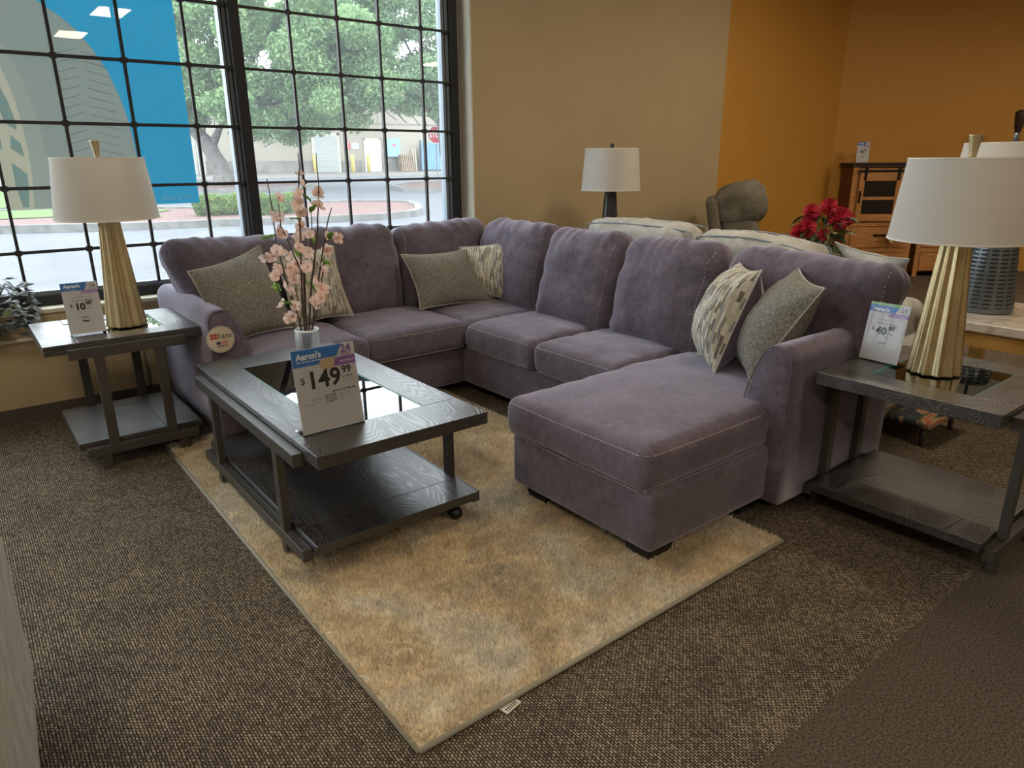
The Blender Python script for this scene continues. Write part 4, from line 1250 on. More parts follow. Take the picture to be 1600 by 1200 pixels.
rpart(puff(.14, 0, .38, .62, .54, .20, .08, 54), 'seat')
rpart(puff(.08, .36, .34, .80, .20, .56, .09, 55), 'arm'); rpart(puff(.08, -.36, .34, .80, .20, .56, .09, 56), 'arm')
rpart(puff(.42, 0, .26, .10, .54, .34, .05, 57), 'footrest')
MB().box(-.3, .4, -.4, .4, 0, .07).build('base', MAT['foot'], rc, bevel=.01)

# ================================================================== RED FLOWERS on a plant stand
ps = thing('plant_stand', 'small dark round stand holding the red flowers', 'stand', (4.70, 2.52, 0))
MB().lathe([(.16, .52), (.165, .53), (.165, .55), (.16, .56)], 32).build('top', MAT['darkwood'], ps, True)
MB().lathe([(.12, 0), (.12, .02), (.02, .05), (.02, .52)], 24).build('pedestal', MAT['darkwood'], ps, True)
rf = thing('flower_arrangement', 'red dahlia bouquet with dark leaves behind the pale sofa', 'flowers', (4.70, 2.52, .562))
MB().lathe([(.05, 0), (.065, .03), (.07, .10), (.05, .16), (.045, .17), (.04, .165)], 28).build('pot', MAT['dark_metal'], rf, True)
red_m = noisy('crimson_petal', (.34, .012, .025, 1), (.58, .03, .06, 1), 40, .5)
dl_m = noisy('dark_leaf', (.02, .045, .018, 1), (.06, .10, .04, 1), 25, .45)
pl_m = noisy('pale_leaf', (.22, .26, .10, 1), (.38, .36, .18, 1), 25, .5)
for k, q in enumerate([(4.62, 2.58, 1.00, .07), (4.69, 2.50, 1.035, .075), (4.74, 2.44, .965, .095), (4.55, 2.56, .90, .075), (4.64, 2.60, .945, .06), (4.80, 2.42, .955, .06), (4.52, 2.60, .87, .07), (4.60, 2.47, .86, .05)]):
    c = Vector((q[0] - 4.70, q[1] - 2.52, q[2] - .562)); mb = MB()
    d = Vector((-.6 + R_.uniform(-.3, .3), -.8 + R_.uniform(-.3, .3), .5 + R_.uniform(-.2, .3))).normalized()
    for lay, (n_, rr, cu) in enumerate(((13, 1.0, -.15), (12, .92, .20), (11, .78, .6), (9, .58, 1.1), (6, .35, 1.8))):
        flower(mb, c + d * .005 * lay, d, q[3] * .86 * rr, R_, n_, 0, cu, .48)
    mb.tube([c, Vector((c.x * .2, c.y * .2, .15))], .003, 5, mi=1)
    mb.build('bloom', [red_m, dl_m], rf, True)
for k in range(44):
    a = R_.uniform(0, 2 * PI); z_ = R_.uniform(.16, .42); r_ = R_.uniform(.05, .15)
    c = Vector((r_ * math.cos(a), r_ * math.sin(a), z_)); mb = MB()
    leaf_blade(mb, c, Vector((math.cos(a), math.sin(a), R_.uniform(-.5, .6))), R_.uniform(.08, .13), R_.uniform(.024, .04), curl=.35)
    mb.tube([(0, 0, .15), c], .002, 4)
    mb.build('leaf', pl_m if k % 7 == 0 else dl_m, rf, True)

# ================================================================== PINE CABINETS against the orange wall
dz = math.atan2(Rh.y, Rh.x)
dpos = NR * 8.36 + Rh * 3.92
cab = thing('storage_cabinet', 'honey pine cabinet with barn-rail glass door in the orange corner', 'cabinet', (dpos.x, dpos.y, 0), dz, 'pine cabinets by the orange wall')
CW, CD, CT = .79, .30, 1.30
def cpart(mb, name, mat, par=None, bev=.003): return mb.build(name, mat, par or cab, bevel=bev)
cpart(MB().box(0, .018, 0, CD, .06, CT - .05).box(CW - .018, CW, 0, CD, .06, CT - .05), 'side_panel', MAT['honey_side'])
cpart(MB().box(.018, CW - .018, .012, CD, .06, CT - .05), 'body', MAT['honey'])
cpart(MB().box(-.03, CW + .03, -.02, CD, CT - .02, CT).box(-.015, CW + .015, -.008, CD, CT - .05, CT - .02), 'top', MAT['darkwood'])
for x0 in (.0, CW - .055): cpart(MB().box(x0, x0 + .055, -.006, .012, 0, CT - .05), 'stile', MAT['honey'])
cpart(MB().box(.055, CW - .055, -.004, .012, .59, .64), 'middle_rail', MAT['honey'])
d_ = cpart(MB().box(.075, .135, -.030, -.008, .65, 1.19).box(.50, .56, -.030, -.008, .65, 1.19).box(.135, .50, -.030, -.008, 1.10, 1.19).box(.135, .50, -.030, -.008, .65, .73).box(.135, .50, -.026, -.010, .89, .925), 'door', MAT['honey'])
MB().box(.135, .50, -.016, -.012, .73, 1.10).build('door_glass', plain('dark_cabinet_glass', (.012, .010, .008, 1), .12), d_)
MB().box(.085, .10, -.050, -.030, .86, .99).box(.082, .104, -.036, -.030, .855, .885).box(.082, .104, -.036, -.030, .965, .995).build('handle', MAT['black_iron'], d_, bevel=.002)
cpart(MB().box(.04, .62, -.040, -.032, 1.195, 1.222), 'barn_rail', MAT['black_iron'])
for x0 in (.12, .50): cpart(MB().box(x0, x0 + .025, -.048, -.030, 1.11, 1.235).box(x0 - .006, x0 + .031, -.05, -.032, 1.205, 1.245), 'hanger', MAT['black_iron'])
cpart(MB().box(.60, .74, -.006, .012, .65, 1.235), 'fixed_panel', MAT['honey'])
for (z0, z1) in ((.345, .58), (.07, .28)):
    dr = cpart(MB().box(.06, CW - .06, -.016, -.004, z0, z1), 'drawer', MAT['honey'])
    MB().box(.33, .46, -.034, -.016, (z0 + z1) / 2 + .02, (z0 + z1) / 2 + .035).box(.328, .345, -.034, -.016, (z0 + z1) / 2 + .012, (z0 + z1) / 2 + .04).box(.445, .462, -.034, -.016, (z0 + z1) / 2 + .012, (z0 + z1) / 2 + .04).build('handle', MAT['black_iron'], dr)
for z0, z1 in ((.285, .34),): cpart(MB().box(.055, CW - .055, -.004, .012, z0, z1), 'cross_rail', MAT['honey'])
c2 = copy_tree(cab); p2 = dpos + Rh * .86; c2.location = (p2.x, p2.y, 0); c2['label'] = 'honey pine cabinet half hidden behind the large grey lamp'
ps_ = dpos + Rh * .13 + NR * .10
price_sign('tiny price sign standing on top of the honey pine cabinet', (ps_.x, ps_.y, CT + .001), dz, .142, .225, .06, '40', '00', 'small', minimal=True)
bq = dpos + Rh * .50 - NR * .12
bk = thing('wall_basket', 'small dark woven bag with a yellow tag hanging from the pine cabinet', 'bag', (bq.x, bq.y, .40), dz)
mb = rounded(.02, 0, .09, .17, .07, .12, .03, 8); mb.build('bag_body', noisy('brown_weave', (.03, .018, .012, 1), (.12, .08, .05, 1), 60, .8), bk, True)
MB().tube([(-.05, 0, .14), (-.04, .02, .22), (.02, .06, .26), (.08, .02, .22), (.09, 0, .14)], .006).build('handle', MAT['darkwood'], bk, True)
MB().prism([(-.06, .03), (-.01, .01), (-.015, .07), (-.05, .085)], 'y', -.042, -.039).build('tag', plain('straw_tag', (.55, .42, .18, 1), .6), bk)
pp = NR * 8.2 + Rh * 5.60
po = thing('wooden_post', 'dark turned wooden post at the right edge beyond the grey lamp', 'post', (pp.x, pp.y, 0))
MB().lathe([(.10, 0), (.10, .03), (.03, .05), (.028, 1.62), (.04, 1.66), (.055, 1.78), (.055, 1.82), (.03, 1.84)], 20).build('shaft', MAT['darkwood'], po, True)

# ================================================================== MARBLE TABLE, FOOTSTOOL
mt = thing('marble_table', 'pale marble topped pine table carrying the large grey lamp', 'table', (4.40, 1.15, 0))
def marble():
    a = M('cream_marble', (.6, .56, .48, 1), .2)
    v = a.coord('Object', (1, 1, 1)); 
    a.base(a.ramp(a.noise(v, 5, 6, .65, 1.5), [(.35, (.42, .38, .31, 1)), (.5, (.62, .57, .48, 1)), (.7, (.70, .66, .57, 1))])); return a.m
MAT['marble'] = marble()
MB().box(-.40, .36, -.60, .40, .50, .55).build('tabletop', MAT['marble'], mt, bevel=.008)
MB().box(-.37, -.34, -.56, .36, .42, .499).box(.30, .33, -.56, .36, .42, .499).box(-.37, .33, -.57, -.54, .42, .499).box(-.37, .33, .34, .37, .42, .499).build('apron', MAT['yellow_wood'], mt)
for (x_, y_) in ((-.34, -.52), (.30, -.52), (-.34, .32), (.30, .32)):
    MB().box(x_ - .035, x_ + .035, y_ - .035, y_ + .035, 0, .42).build('leg', MAT['yellow_wood'], mt, bevel=.004)
fs = thing('footstool', 'low footstool with dark tiger-striped top behind the right end table', 'stool', (3.72, 1.40, 0))
def tiger():
    a = M('tiger_stripe_weave', (.02, .025, .03, 1), .9)
    v = a.coord('Object', (5, 16, 5), (0, 0, .35)); n1 = a.noise(v, 1.4, 2, .5, .8)
    a.base(a.ramp(n1, [(.46, (.018, .026, .032, 1)), (.55, (.20, .13, .07, 1)), (.62, (.32, .21, .11, 1)), (.72, (.34, .07, .03, 1))])); return a.m
MAT['tiger'] = tiger()
rounded(0, 0, .11, .40, .34, .035, .015, 8).build('cushion', MAT['tiger'], fs, True)
for (x_, y_) in ((-.17, -.13), (.17, -.13), (-.17, .12), (.17, .12)):
    MB().lathe([(.011, 0), (.014, .10)], 12, c=(x_, y_, 0)).build('leg', MAT['rail'], fs, True)

# ================================================================== FOREGROUND pale sofa arm, IVY
fa = thing('armchair', 'pale linen armchair, only its arm showing at the lower left edge', 'chair', (-.590, 1.27, 0), -.05)
def gpart(mb, name): return mb.build(name, MAT['white_fab'], fa, True)
gpart(puff(.405, .10, .34, .20, 1.35, .54, .035, 61, .006), 'arm')
gpart(puff(-.405, .10, .34, .20, 1.35, .54, .035, 62, .006), 'arm')
gpart(puff(0, .10, .28, .62, 1.30, .36, .05, 63), 'seat')
gpart(puff(0, -.48, .55, .98, .20, .80, .06, 64), 'backrest')
MB().tube([(.503, -.55, .60), (.506, -.1, .602), (.504, .4, .60), (.503, .765, .597)], .005, 6).build('welt', MAT['white_welt'], fa, True)
for (x_, y_) in ((-.42, -.5), (.42, -.5), (-.42, .68), (.42, .68)): MB().box(x_ - .03, x_ + .03, y_ - .03, y_ + .03, 0, .08).build('foot', MAT['foot'], fa)

iv = thing('ivy_plant', 'dark trailing ivy plant in a pot on the window sill', 'plant', (.13, 4.515, .607))
MB().lathe([(.045, 0), (.055, .03), (.06, .09), (.055, .09), (.04, .06)], 24).build('pot', MAT['dark_metal'], iv, True)
iv_d = noisy('ivy_leaf', (.016, .024, .018, 1), (.055, .068, .052, 1), 20, .5)
iv_g = noisy('ivy_leaf_light', (.10, .14, .07, 1), (.20, .24, .13, 1), 20, .35)
def ivy_leaf(mb, c, d, s__, rnd):
    d = d.normalized(); a = d.cross(Vector((0, 0, 1)))
    if a.length < .1: a = Vector((1, 0, 0))
    a.normalize(); nn = a.cross(d)
    a = (a + nn * rnd.uniform(-.5, .5)).normalized()
    out = [(0, 0), (.5, -.1), (.62, .25), (.32, .42), (.30, .75), (0, 1.15), (-.30, .75), (-.32, .42), (-.62, .25), (-.5, -.1)]
    V = [c + nn * .12 * s__ + d * s__ * .35] + [c + a * x_ * s__ + d * y_ * s__ for x_, y_ in out]
    mb.add(V, [(0, i, i % 10 + 1) for i in range(1, 11)])
R2 = random.Random(4)
for k in range(120):
    a = R2.uniform(0, 2 * PI); t_ = R2.random()
    z_ = .16 - .22 * t_ + R2.uniform(-.03, .03); r_ = .05 + .11 * math.sin(t_ * 2.4 + .3) * R2.uniform(.6, 1.1)
    c = Vector((r_ * math.cos(a), r_ * math.sin(a) * .6 - (.03 + .10 * t_ * (z_ < .02)), z_))
    if c.y > .03: c.y = .03
    if z_ < .03: c.y = min(c.y, -.095)
    mb = MB(); ivy_leaf(mb, c, Vector((math.cos(a), -abs(math.sin(a)) * .6 - .3, R2.uniform(-1.1, .1))), R2.uniform(.036, .058), R2)
    mb.build('leaf', iv_g if k % 11 == 0 else iv_d, iv, False)
mb = MB()
for k in range(12):
    a = 2 * PI * k / 12
    mb.tube([(0, 0, .07), (.05 * math.cos(a), min(.03, .05 * math.sin(a)), .15), (.12 * math.cos(a), min(.02, .09 * math.sin(a) - .03), .10)], .0018, 5)
mb.build('stems', stem_m, iv, True)

# ================================================================== OUTSIDE
def G(y): return -.03 if y < 18 else -.03 + .75 * (y - 18) / 26
def ground_mesh(name, poly, mat, dz_=0, kind=True):
    """poly list of (x,y) drawn as a fan of strips on the sloping ground"""
    mb = MB(); mb.add([(x, y, G(y) + dz_) for x, y in poly], [list(range(len(poly)))]); 
    o = mb.build(name, mat)
    return o
MAT['asphalt'] = noisy('sun_bleached_asphalt', (.080, .086, .096, 1), (.108, .115, .125, 1), 1.2, .9, .3, 30, .01)
MAT['asphalt2'] = noisy('pale_concrete_apron', (.14, .132, .12, 1), (.175, .165, .15, 1), 1.5, .9)
MAT['kerb'] = noisy('concrete_kerb', (.11, .11, .105, 1), (.19, .185, .175, 1), 5, .9)
MAT['mulch'] = noisy('red_mulch', (.065, .030, .027, 1), (.22, .13, .115, 1), 26, .95, .8, 30, .03)
MAT['grass'] = noisy('lawn', (.05, .11, .02, 1), (.12, .20, .04, 1), 10, .95, .8, 40, .03)
mb = MB()
mb.add([(-60, 4.72, -.03), (120, 4.72, -.03), (120, 18, -.03), (-60, 18, -.03), (120, 44, G(44)), (-60, 44, G(44)), (120, 46.2, G(44)), (-60, 46.2, G(44))], [(0, 1, 2, 3), (3, 2, 4, 5)], 0)
mb.add([(-60, 38, G(38) + .01), (120, 38, G(38) + .01), (120, 44, G(44) + .01), (-60, 44, G(44) + .01)], [(0, 1, 2, 3)], 1)
struct(mb.build('ground_outside', [MAT['asphalt'], MAT['asphalt2']]))
def island(name, label, outline, h, inner, innerm, org):
    t = thing(name, label, 'kerb island', org)
    mb = MB(); n_ = len(outline)
    cx_ = sum(p[0] for p in outline) / n_; cy_ = sum(p[1] for p in outline) / n_
    ins = []
    for x, y in outline:
        d = Vector((cx_ - x, cy_ - y)); d.normalize(); ins.append((x + d.x * .22, y + d.y * .22))
    V = [(x - org[0], y - org[1], G(y) - org[2]) for x, y in outline] + [(x - org[0], y - org[1], G(y) + h - org[2]) for x, y in outline] + [(x - org[0], y - org[1], G(y) + h - org[2]) for x, y in ins] + [(x - org[0], y - org[1], G(y) + h - .06 - org[2]) for x, y in ins]
    F = []
    for i in range(n_):
        j = (i + 1) % n_
        F += [(i, j, n_ + j, n_ + i), (n_ + i, n_ + j, 2 * n_ + j, 2 * n_ + i), (2 * n_ + i, 2 * n_ + j, 3 * n_ + j, 3 * n_ + i)]
    mb.add(V, F); mb.build('kerb', MAT['kerb'], t)
    mb = MB(); mb.add([(x - org[0], y - org[1], G(y) + h - .05 - org[2]) for x, y in ins], [list(range(n_))]); mb.build('bed', innerm, t)
    return t
near_isl = [(-14, 18.4), (.83, 18.3), (3.5, 17.1), (5.5, 16.75), (6.9, 16.2), (8.5, 15.95), (9.7, 16.4), (10.4, 17.2), (11.2, 18.6), (11.6, 19.8), (11.0, 20.6), (10.2, 21.0), (8.5, 21.1), (5.4, 21.1), (3.0, 22.5), (-14, 23)]
island('kerb_island', 'long kerbed island of red mulch just outside the window', near_isl, .16, None, MAT['mulch'], (2, 19, 0))
mb = MB(); mb.add([(x, y, G(y) + .13) for x, y in [(-14, 19.9), (.96, 20.2), (4.2, 20.1), (4.75, 20.6), (3.3, 22.2), (2.9, 22.4), (-13.7, 22.8)]], [list(range(7))]); struct(mb.build('ground_lawn', MAT['grass']))
mb = MB(); mb.add([(-16, 25, G(25) + .02), (1.2, 24.5, G(24.5) + .02), (3.0, 29, G(29) + .02), (2.6, 35, G(35) + .02), (-16, 36, G(36) + .02)], [(0, 1, 2, 3, 4)]); struct(mb.build('ground_far_lawn', MAT['grass']))
tree_isl = [(6.3, 29.5), (7.5, 28.3), (9.5, 28.0), (12, 28.8), (13, 30.4), (12.5, 32.5), (10, 33.5), (7.5, 33.4), (6.3, 32)]
island('kerb_island', 'kerbed island around the foot of the left oak tree', tree_isl, .16, None, MAT['mulch'], (9.4, 31, G(31)))
isl3 = [(14.6, 25.6), (15.6, 24.8), (17, 24.3), (22, 23.9), (26, 26), (26, 29.5), (20, 30.2), (16.8, 29.3), (15.2, 27.8)]
island('kerb_island', 'kerbed island around the stop sign and the right oak tree', isl3, .16, None, MAT['mulch'], (18.5, 27, G(27)))

# hedges
leafg = {}
MAT['oak_leaf'] = foliage_mat('oak_leaf', (.14, .245, .10, 1), (.27, .40, .18, 1))
MAT['oak_leaf2'] = foliage_mat('oak_leaf_right', (.15, .26, .13, 1), (.29, .41, .22, 1))
MAT['hedge_leaf'] = foliage_mat('hedge_leaf', (.10, .18, .03, 1), (.20, .30, .07, 1))
MAT['bark'] = noisy('grey_oak_bark', (.10, .092, .085, 1), (.20, .19, .175, 1), 9, .95, .6, 20, .03)
def leaves_mesh(name, centers, radii, n, size, mat, parent, seed, squash=.75, shell=.45):
    g = np.random.default_rng(seed)
    centers = np.array(centers); radii = np.array(radii)
    wgt = radii ** 2; wgt = wgt / wgt.sum()
    idx = g.choice(len(centers), n, p=wgt)
    d = g.normal(size=(n, 3)); d /= np.linalg.norm(d, axis=1)[:, None]
    rr = (shell + (1 - shell) * g.random(n) ** .6)[:, None]
    p = centers[idx] + d * rr * radii[idx][:, None] * np.array([1, 1, squash])
    a = g.normal(size=(n, 3)); a /= np.linalg.norm(a, axis=1)[:, None]
    b = np.cross(a, g.normal(size=(n, 3))); b /= np.linalg.norm(b, axis=1)[:, None]
    s_ = (size * g.uniform(.6, 1.3, n))[:, None]
    v = np.zeros((n, 4, 3))
    v[:, 0] = p - a * s_; v[:, 1] = p + b * s_ * .45; v[:, 2] = p + a * s_; v[:, 3] = p - b * s_ * .45
    me = bpy.data.meshes.new(name)
    me.vertices.add(n * 4); me.vertices.foreach_set('co', v.reshape(-1))
    me.loops.add(n * 4); me.loops.foreach_set('vertex_index', np.arange(n * 4, dtype=np.int32))
    me.polygons.add(n); me.polygons.foreach_set('loop_start', np.arange(0, n * 4, 4, dtype=np.int32))
    me.update(calc_edges=True); me.validate(); me.materials.append(mat)
    o = bpy.data.objects.new(name, me); COL.objects.link(o); o.parent = parent
    return o
def hedge(label, x0, x1, y, z, h, d_, seed):
    t = thing('hedge', label, 'hedge', ((x0 + x1) / 2, y, z))
    L_ = x1 - x0
    n_ = max(3, int(L_ / .28)); cs = []; rs = []
    g = random.Random(seed)
    for i in range(n_):
        cs.append((-L_ / 2 + L_ * (i + .5) / n_, g.uniform(-.1, .1), h * .56 + g.uniform(-.02, .02))); rs.append(h * .5)
        cs.append((-L_ / 2 + L_ * (i + .5) / n_, g.uniform(-.1, .1), h * .30)); rs.append(h * .38)
    leaves_mesh('foliage', cs, rs, int(16000 * L_ / 2), .040, MAT['hedge_leaf'], t, seed, 1.0, .5)
    mb = rounded(0, 0, h * .42, L_ * .8, d_ * .5, h * .5, .12, 10); mb.build('inner_growth', MAT['hedge_leaf'], t, True)
    return t
hedge('clipped light green hedge left of the thick black mullion', 4.85, 6.0, 18.55, G(18.5) + .11, .50, .6, 5)
hedge('clipped light green hedge right of the thick black mullion', 6.05, 7.15, 18.0, G(18) + .11, .52, .6, 6)
hedge('wide clipped hedge past the left oak trunk', -5.5, -3.5, 19.6, G(19.6) + .11, .5, .6, 7)

def tree(label, base, trunk, branches, centers, radii, n, size, mat, seed, bare=None):
    t = thing('oak_tree', label, 'tree', base)
    mb = MB(); pts, rs = trunk
    # refine with a smooth curve
    P_ = [Vector(p) for p in pts]; fine = []; fr = []
    for i in range(len(P_) - 1):
        for k in range(5):
            q = k / 5; fine.append(P_[i].lerp(P_[i + 1], q)); fr.append(rs[i] * (1 - q) + rs[i + 1] * q)
    fine.append(P_[-1]); fr.append(rs[-1])
    fr = [r * (1 + .08 * math.sin(i * 1.3)) for i, r in enumerate(fr)]
    mb.tube(fine, fr, 12)
    mb.build('trunk', MAT['bark'], t, True)
    for bpts, br in branches:
        MB().tube(bpts, br, 8).build('branch', MAT['bark'], t, True)
    g = random.Random(seed)
    tw = MB()
    for c, r in zip(centers, radii):
        # twigs from nearest branch point
        tw.tube([(c[0] * .6, c[1] * .6, c[2] * .75), (c[0] * .85, c[1] * .85, c[2] * .95), (c[0] + g.uniform(-.3, .3), c[1], c[2] + .2)], [.022, .012, .004], 5)
    tw.build('twigs', MAT['bark'], t, True)
    leaves_mesh('foliage', centers, radii, n, size, mat, t, seed, .72, .30)
    return t
def crown(seed, n, x0, x1, z0, z1, ydep, rmin, rmax, zfun):
    g = random.Random(seed); cs = []; rs = []
    while len(cs) < n:
        lx = g.uniform(x0, x1); z_ = g.uniform(z0, z1); y_ = g.uniform(-ydep, ydep)
        if z_ < zfun(lx): continue
        r_ = g.uniform(rmin, rmax)
        v_ = Rh * lx + NR * y_
        cs.append((v_.x, v_.y, z_)); rs.append(r_)
    return cs, rs
def LR(l, d_, z): 
    v_ = Rh * l + NR * d_; return (v_.x, v_.y, z)
# left oak: base at px(345,292)
b1 = (9.32, 31.6, G(31.6) + .1)
cs, rs = crown(21, 150, -3.6, 7.2, 1.9, 7.4, 2.4, .55, 1.05, lambda l: 2.5 if l < 1.5 else (1.9 + abs(l - 3.2) * .28))
tree('large oak with leaning trunk seen left of the mullion', b1, ([LR(.25, 0, 0), LR(.05, 0, .7), LR(-.25, 0, 1.5), LR(-.75, 0, 2.2), LR(-1.5, .1, 2.9), LR(-2.2, .1, 3.6)], [.50, .36, .32, .28, .22, .13]),
     [([LR(-.25, 0, 1.4), LR(.3, 0, 2.3), LR(1.2, 0, 3.0), LR(2.8, .2, 3.9)], [.22, .12, .05, .02]), ([LR(-.6, 0, 2.0), LR(-.5, .2, 3.4), LR(.1, .4, 5.0), LR(.6, .2, 6.8)], [.24, .18, .12, .05]), ([LR(1.2, 0, 3.0), LR(2.2, -.3, 3.1), LR(4.2, -.3, 3.3), LR(5.6, -.3, 3.4)], [.07, .05, .03, .02])],
     cs, rs, 135000, .085, MAT['oak_leaf'], 3)
# right oak: base at px(692,292)
b2 = (17.75, 27.0, G(27) + .1)
cs, rs = crown(22, 78, -5.4, 2.6, 2.9, 8.2, 2.0, .5, .95, lambda l: 2.9 + max(0, -l - 2.6) * .55 + (0 if l < 0 else .2))
tree('slim oak behind the stop sign near the right jamb', b2, ([LR(.2, 0, 0), LR(.12, 0, .5), LR(-.15, 0, 1.3), LR(-.25, 0, 2.2), LR(-.15, 0, 3.4), LR(-.3, 0, 5.0)], [.36, .24, .21, .19, .15, .08]),
     [([LR(-.25, 0, 2.6), LR(-1.2, 0, 3.6), LR(-2.6, .2, 4.3), LR(-4.2, .2, 4.7)], [.12, .10, .07, .03]), ([LR(-.2, 0, 3.2), LR(-1.0, .2, 4.6), LR(-1.8, .2, 6.0)], [.11, .08, .03]), ([LR(-.2, 0, 2.9), LR(.8, 0, 4.0), LR(1.6, 0, 5.4)], [.11, .08, .03])],
     cs, rs, 62000, .080, MAT['oak_leaf2'], 4)
# a further oak between them, behind
b3 = (21.5, 40.0, G(40))
cs, rs = crown(23, 40, -5.6, 1.2, 4.2, 9.5, 2.0, .7, 1.2, lambda l: 4.2 + abs(l + 2) * .35)
tree('pale distant oak in front of the loading dock wall', b3, ([LR(4.2, 0, 0), LR(4.0, 0, 2.4), LR(2.2, 0, 4.5), LR(-.2, 0, 6)], [.22, .18, .15, .08]), [], cs, rs, 26000, .095, MAT['oak_leaf2'], 6)

# stop sign
st = thing('stop_sign', 'red octagonal stop sign on a grey post by the right oak', 'traffic sign', (18.5, 29.1, G(29.1)), dz)
oc = [(.37 * math.cos(PI / 8 + k * PI / 4) / math.cos(PI / 8), 2.22 + .37 * math.sin(PI / 8 + k * PI / 4) / math.cos(PI / 8)) for k in range(8)]
MB().prism([(x * 1.0, z) for x, z in oc], 'y', -.035, -.030).build('sign_face', plain('sign_white_rim', (.7, .7, .7, 1), .5), st)
f_ = MB().prism([(x * .93, 2.22 + (z - 2.22) * .93) for x, z in oc], 'y', -.038, -.0355).build('red_field', plain('stop_red', (.55, .03, .05, 1), .5), st)
mb = MB(); text_into(mb, 'STOP', .32, (0, -.040, 2.11), bold=.008, align='CENTER', sx=.82); mb.build('lettering', MAT['s_white'], st)
MB().box(-.035, .035, -.03, .03, 0, 2.5).build('post', MAT['white_metal'], st)
# light pole
lp_ = thing('light_pole', 'pale metal lamp post behind the hedge left of the mullion', 'lamp post', (7.5, 23.07, G(23.07)))
MB().lathe([(.14, 0), (.14, .08), (.075, .12), (.07, 7.5)], 16).build('shaft', plain('pale_post_paint', (.62, .62, .58, 1), .5), lp_, True)
MB().box(-.35, .35, -.12, .12, 7.5, 7.62).build('lamp_head', MAT['white_metal'], lp_)

# warehouse facade
BYY = 44.0; KB = BYY / 45
bz = G(44)
bd = thing('warehouse', 'long cream stucco warehouse with loading dock across the parking lot', 'building', (20, BYY, bz))
def BX(x): return x * KB - 20
MAT['stucco'] = noisy('cream_stucco', (.27, .24, .195, 1), (.32, .29, .24, 1), .35, .9, detail=6)
MAT['dock'] = noisy('stained_dock_concrete', (.12, .11, .10, 1), (.24, .22, .20, 1), 1.2, .95)
MB().box(BX(2), BX(60), 0, 8, -.6, 5.3).build('wall', MAT['stucco'], bd)
MB().box(BX(2), BX(60), -.03, -.005, 3.0, 3.05).box(BX(15), BX(15.04), -.02, -.004, 0, 5.3).box(BX(24), BX(24.04), -.02, -.004, 3.05, 5.3).build('joint_lines', MAT['dock'], bd)
MB().box(BX(8.5), BX(19.0), -.5, -.004, -.1, .72).build('loading_dock', MAT['dock'], bd)
MB().box(BX(21.2), BX(22.6), -.10, -.004, -.1, .72).build('plinth', MAT['dock'], bd)
MB().box(BX(24.1), BX(25.4), -.10, -.004, -.1, 1.15).build('plinth', MAT['dock'], bd)
mb = MB().box(BX(19.35), BX(20.95), -.05, -.004, -.1, 2.25)
rd = mb.build('roller_door', plain('roller_door_grey', (.36, .38, .36, 1), .6), bd)
mb = MB()
for k in range(16): mb.box(BX(19.4), BX(20.9), -.065, -.05, .02 + k * .138, .05 + k * .138)
mb.build('slats', plain('roller_slat', (.26, .27, .26, 1), .6), rd)
MB().box(BX(19.2), BX(19.35), -.06, -.004, -.1, 2.4).box(BX(20.95), BX(21.1), -.06, -.004, -.1, 2.4).box(BX(19.2), BX(21.1), -.06, -.004, 2.25, 2.4).build('door_frame', plain('door_frame_paint', (.45, .42, .36, 1), .6), bd)
sd_ = MB().box(BX(22.95), BX(24.0), -.05, -.004, -.1, 2.0).build('side_door', plain('pale_green_door', (.42, .50, .46, 1), .5), bd)
MB().box(BX(22.85), BX(22.95), -.06, -.004, -.1, 2.08).box(BX(24.0), BX(24.1), -.06, -.004, -.1, 2.08).box(BX(22.85), BX(24.1), -.06, -.004, 2.0, 2.08).build('door_frame', plain('door_frame_white', (.55, .53, .48, 1), .6), bd)
eb = thing('electrical_box', 'blue grey electrical cabinet on the warehouse wall', 'electrical box', (BX(24.95) + 20, BYY - .02, bz + .95))
MB().box(-.48, .48, -.30, 0, 0, 1.15).build('cabinet', plain('pale_blue_box', (.20, .32, .45, 1), .5), eb)
MB().box(-.05, .12, -.305, -.3, .65, .80).build('warning_sticker', plain('sticker_red', (.55, .05, .06, 1), .5), eb)
sg = thing('wall_sign', 'small red warning sign on the warehouse wall', 'sign', (BX(21.65) + 20, BYY - .004, bz + 1.42))
MB().box(-.2, .2, -.03, 0, 0, .45).build('panel', plain('warn_red', (.50, .05, .06, 1), .5), sg)
MB().box(-.12, .12, -.034, -.03, .33, .38).box(-.10, .10, -.034, -.03, .08, .12).prism([(-.08, .26), (.08, .26), (0, .15)], 'y', -.034, -.03).build('print', MAT['s_white'], sg)
sg = thing('wall_sign', 'small white sign with blue print beside the red warning sign', 'sign', (BX(22.22) + 20, BYY - .004, bz + 1.44))
MB().box(-.24, .24, -.03, 0, 0, .34).build('panel', plain('sign_pale', (.60, .64, .66, 1), .5), sg)
MB().box(-.18, .18, -.034, -.03, .20, .26).box(-.18, .18, -.034, -.03, .08, .14).build('print', plain('sign_blue_print', (.20, .32, .5, 1), .5), sg)
bp = thing('bollard', 'yellow bollard post at the left edge of the roller door', 'bollard', (BX(19.0) + 20, BYY - .75, bz - .01), 0, 'yellow bollards')
MB().lathe([(.12, 0), (.12, 1.0), (.09, 1.08), (.01, 1.1)], 16).build('post', plain('faded_yellow', (.60, .48, .14, 1), .6), bp, True)
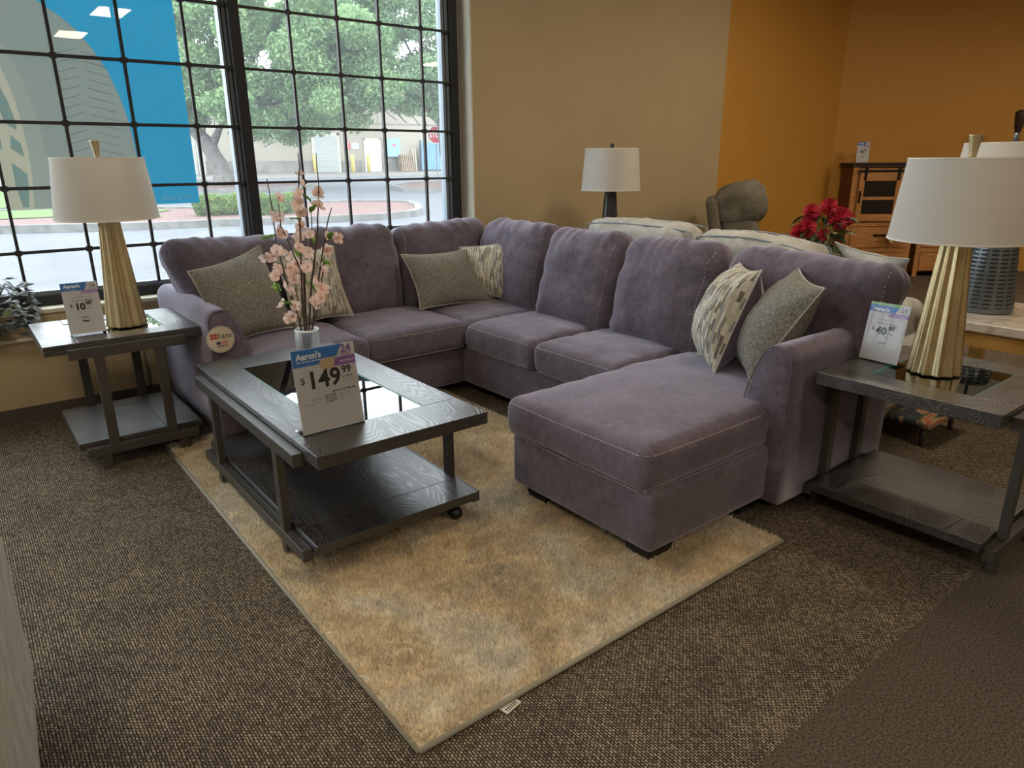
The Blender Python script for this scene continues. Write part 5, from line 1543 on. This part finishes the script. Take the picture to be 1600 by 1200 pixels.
for x_, l_ in ((21.6, 'yellow bollard post just right of the roller door'), (22.75, 'yellow bollard post beside the pale green side door')):
    c = copy_tree(bp); c.location = (BX(x_) + 20, BYY - .75, bz - .01); c['label'] = l_
pl = thing('pallet_stack', 'wooden pallets leaning against the warehouse wall', 'pallets', (BX(25.8) + 20, BYY - .3, bz))
plm = plain('weathered_pallet', (.26, .19, .13, 1), .8)
for k in range(3):
    mb = MB()
    for q in range(7): mb.box(-.55 + q * .17, -.47 + q * .17, -.02, 0, 0, 1.1)
    for q in (0.05, .5, 1.0): mb.box(-.55, .55, 0, .08, q, q + .09)
    mb.build('pallet', plm, pl, loc=(k * .04, -k * .12 - .05, 0), rot=(-.12, 0, .1 * k))
MB().box(.62, .70, -.06, 0, 0, 1.5).box(.80, .88, -.06, 0, 0, 1.5).build('plank', plain('pale_plank', (.55, .48, .38, 1), .8), pl, rot=(-.08, 0, 0))
gt = thing('metal_fence', 'blue corrugated metal gate right of the warehouse', 'gate', (BX(29.6) + 20, BYY - .6, bz))
mb = MB()
for k in range(34): mb.prism([(-2.6 + k * .155, 0), (-2.56 + k * .155, -.05), (-2.49 + k * .155, -.05), (-2.45 + k * .155, 0)], 'z', .08, 1.85)
mb.build('corrugated_sheet', plain('blue_corrugated', (.16, .30, .46, 1), .6), gt)
MB().box(-2.65, 2.7, 0, .05, .1, .2).box(-2.65, 2.7, 0, .05, 1.7, 1.8).box(-2.68, -2.6, -.04, .08, 0, 2.0).build('gate_frame', plain('gate_dark_blue', (.04, .08, .14, 1), .6), gt)
fc = thing('picket_fence', 'grey slatted fence panel beyond the left oak trunk', 'fence', (BX(11.3) + 20, BYY - .9, bz))
mb = MB()
for k in range(9): mb.box(-.95 + k * .22, -.78 + k * .22, -.05, 0, 0, 1.9)
mb.build('slats', plain('grey_slats', (.34, .33, .30, 1), .8), fc)
MB().box(-.95, .98, 0, .05, .4, .5).box(-.95, .98, 0, .05, 1.4, 1.5).build('rails', MAT['dock'], fc)
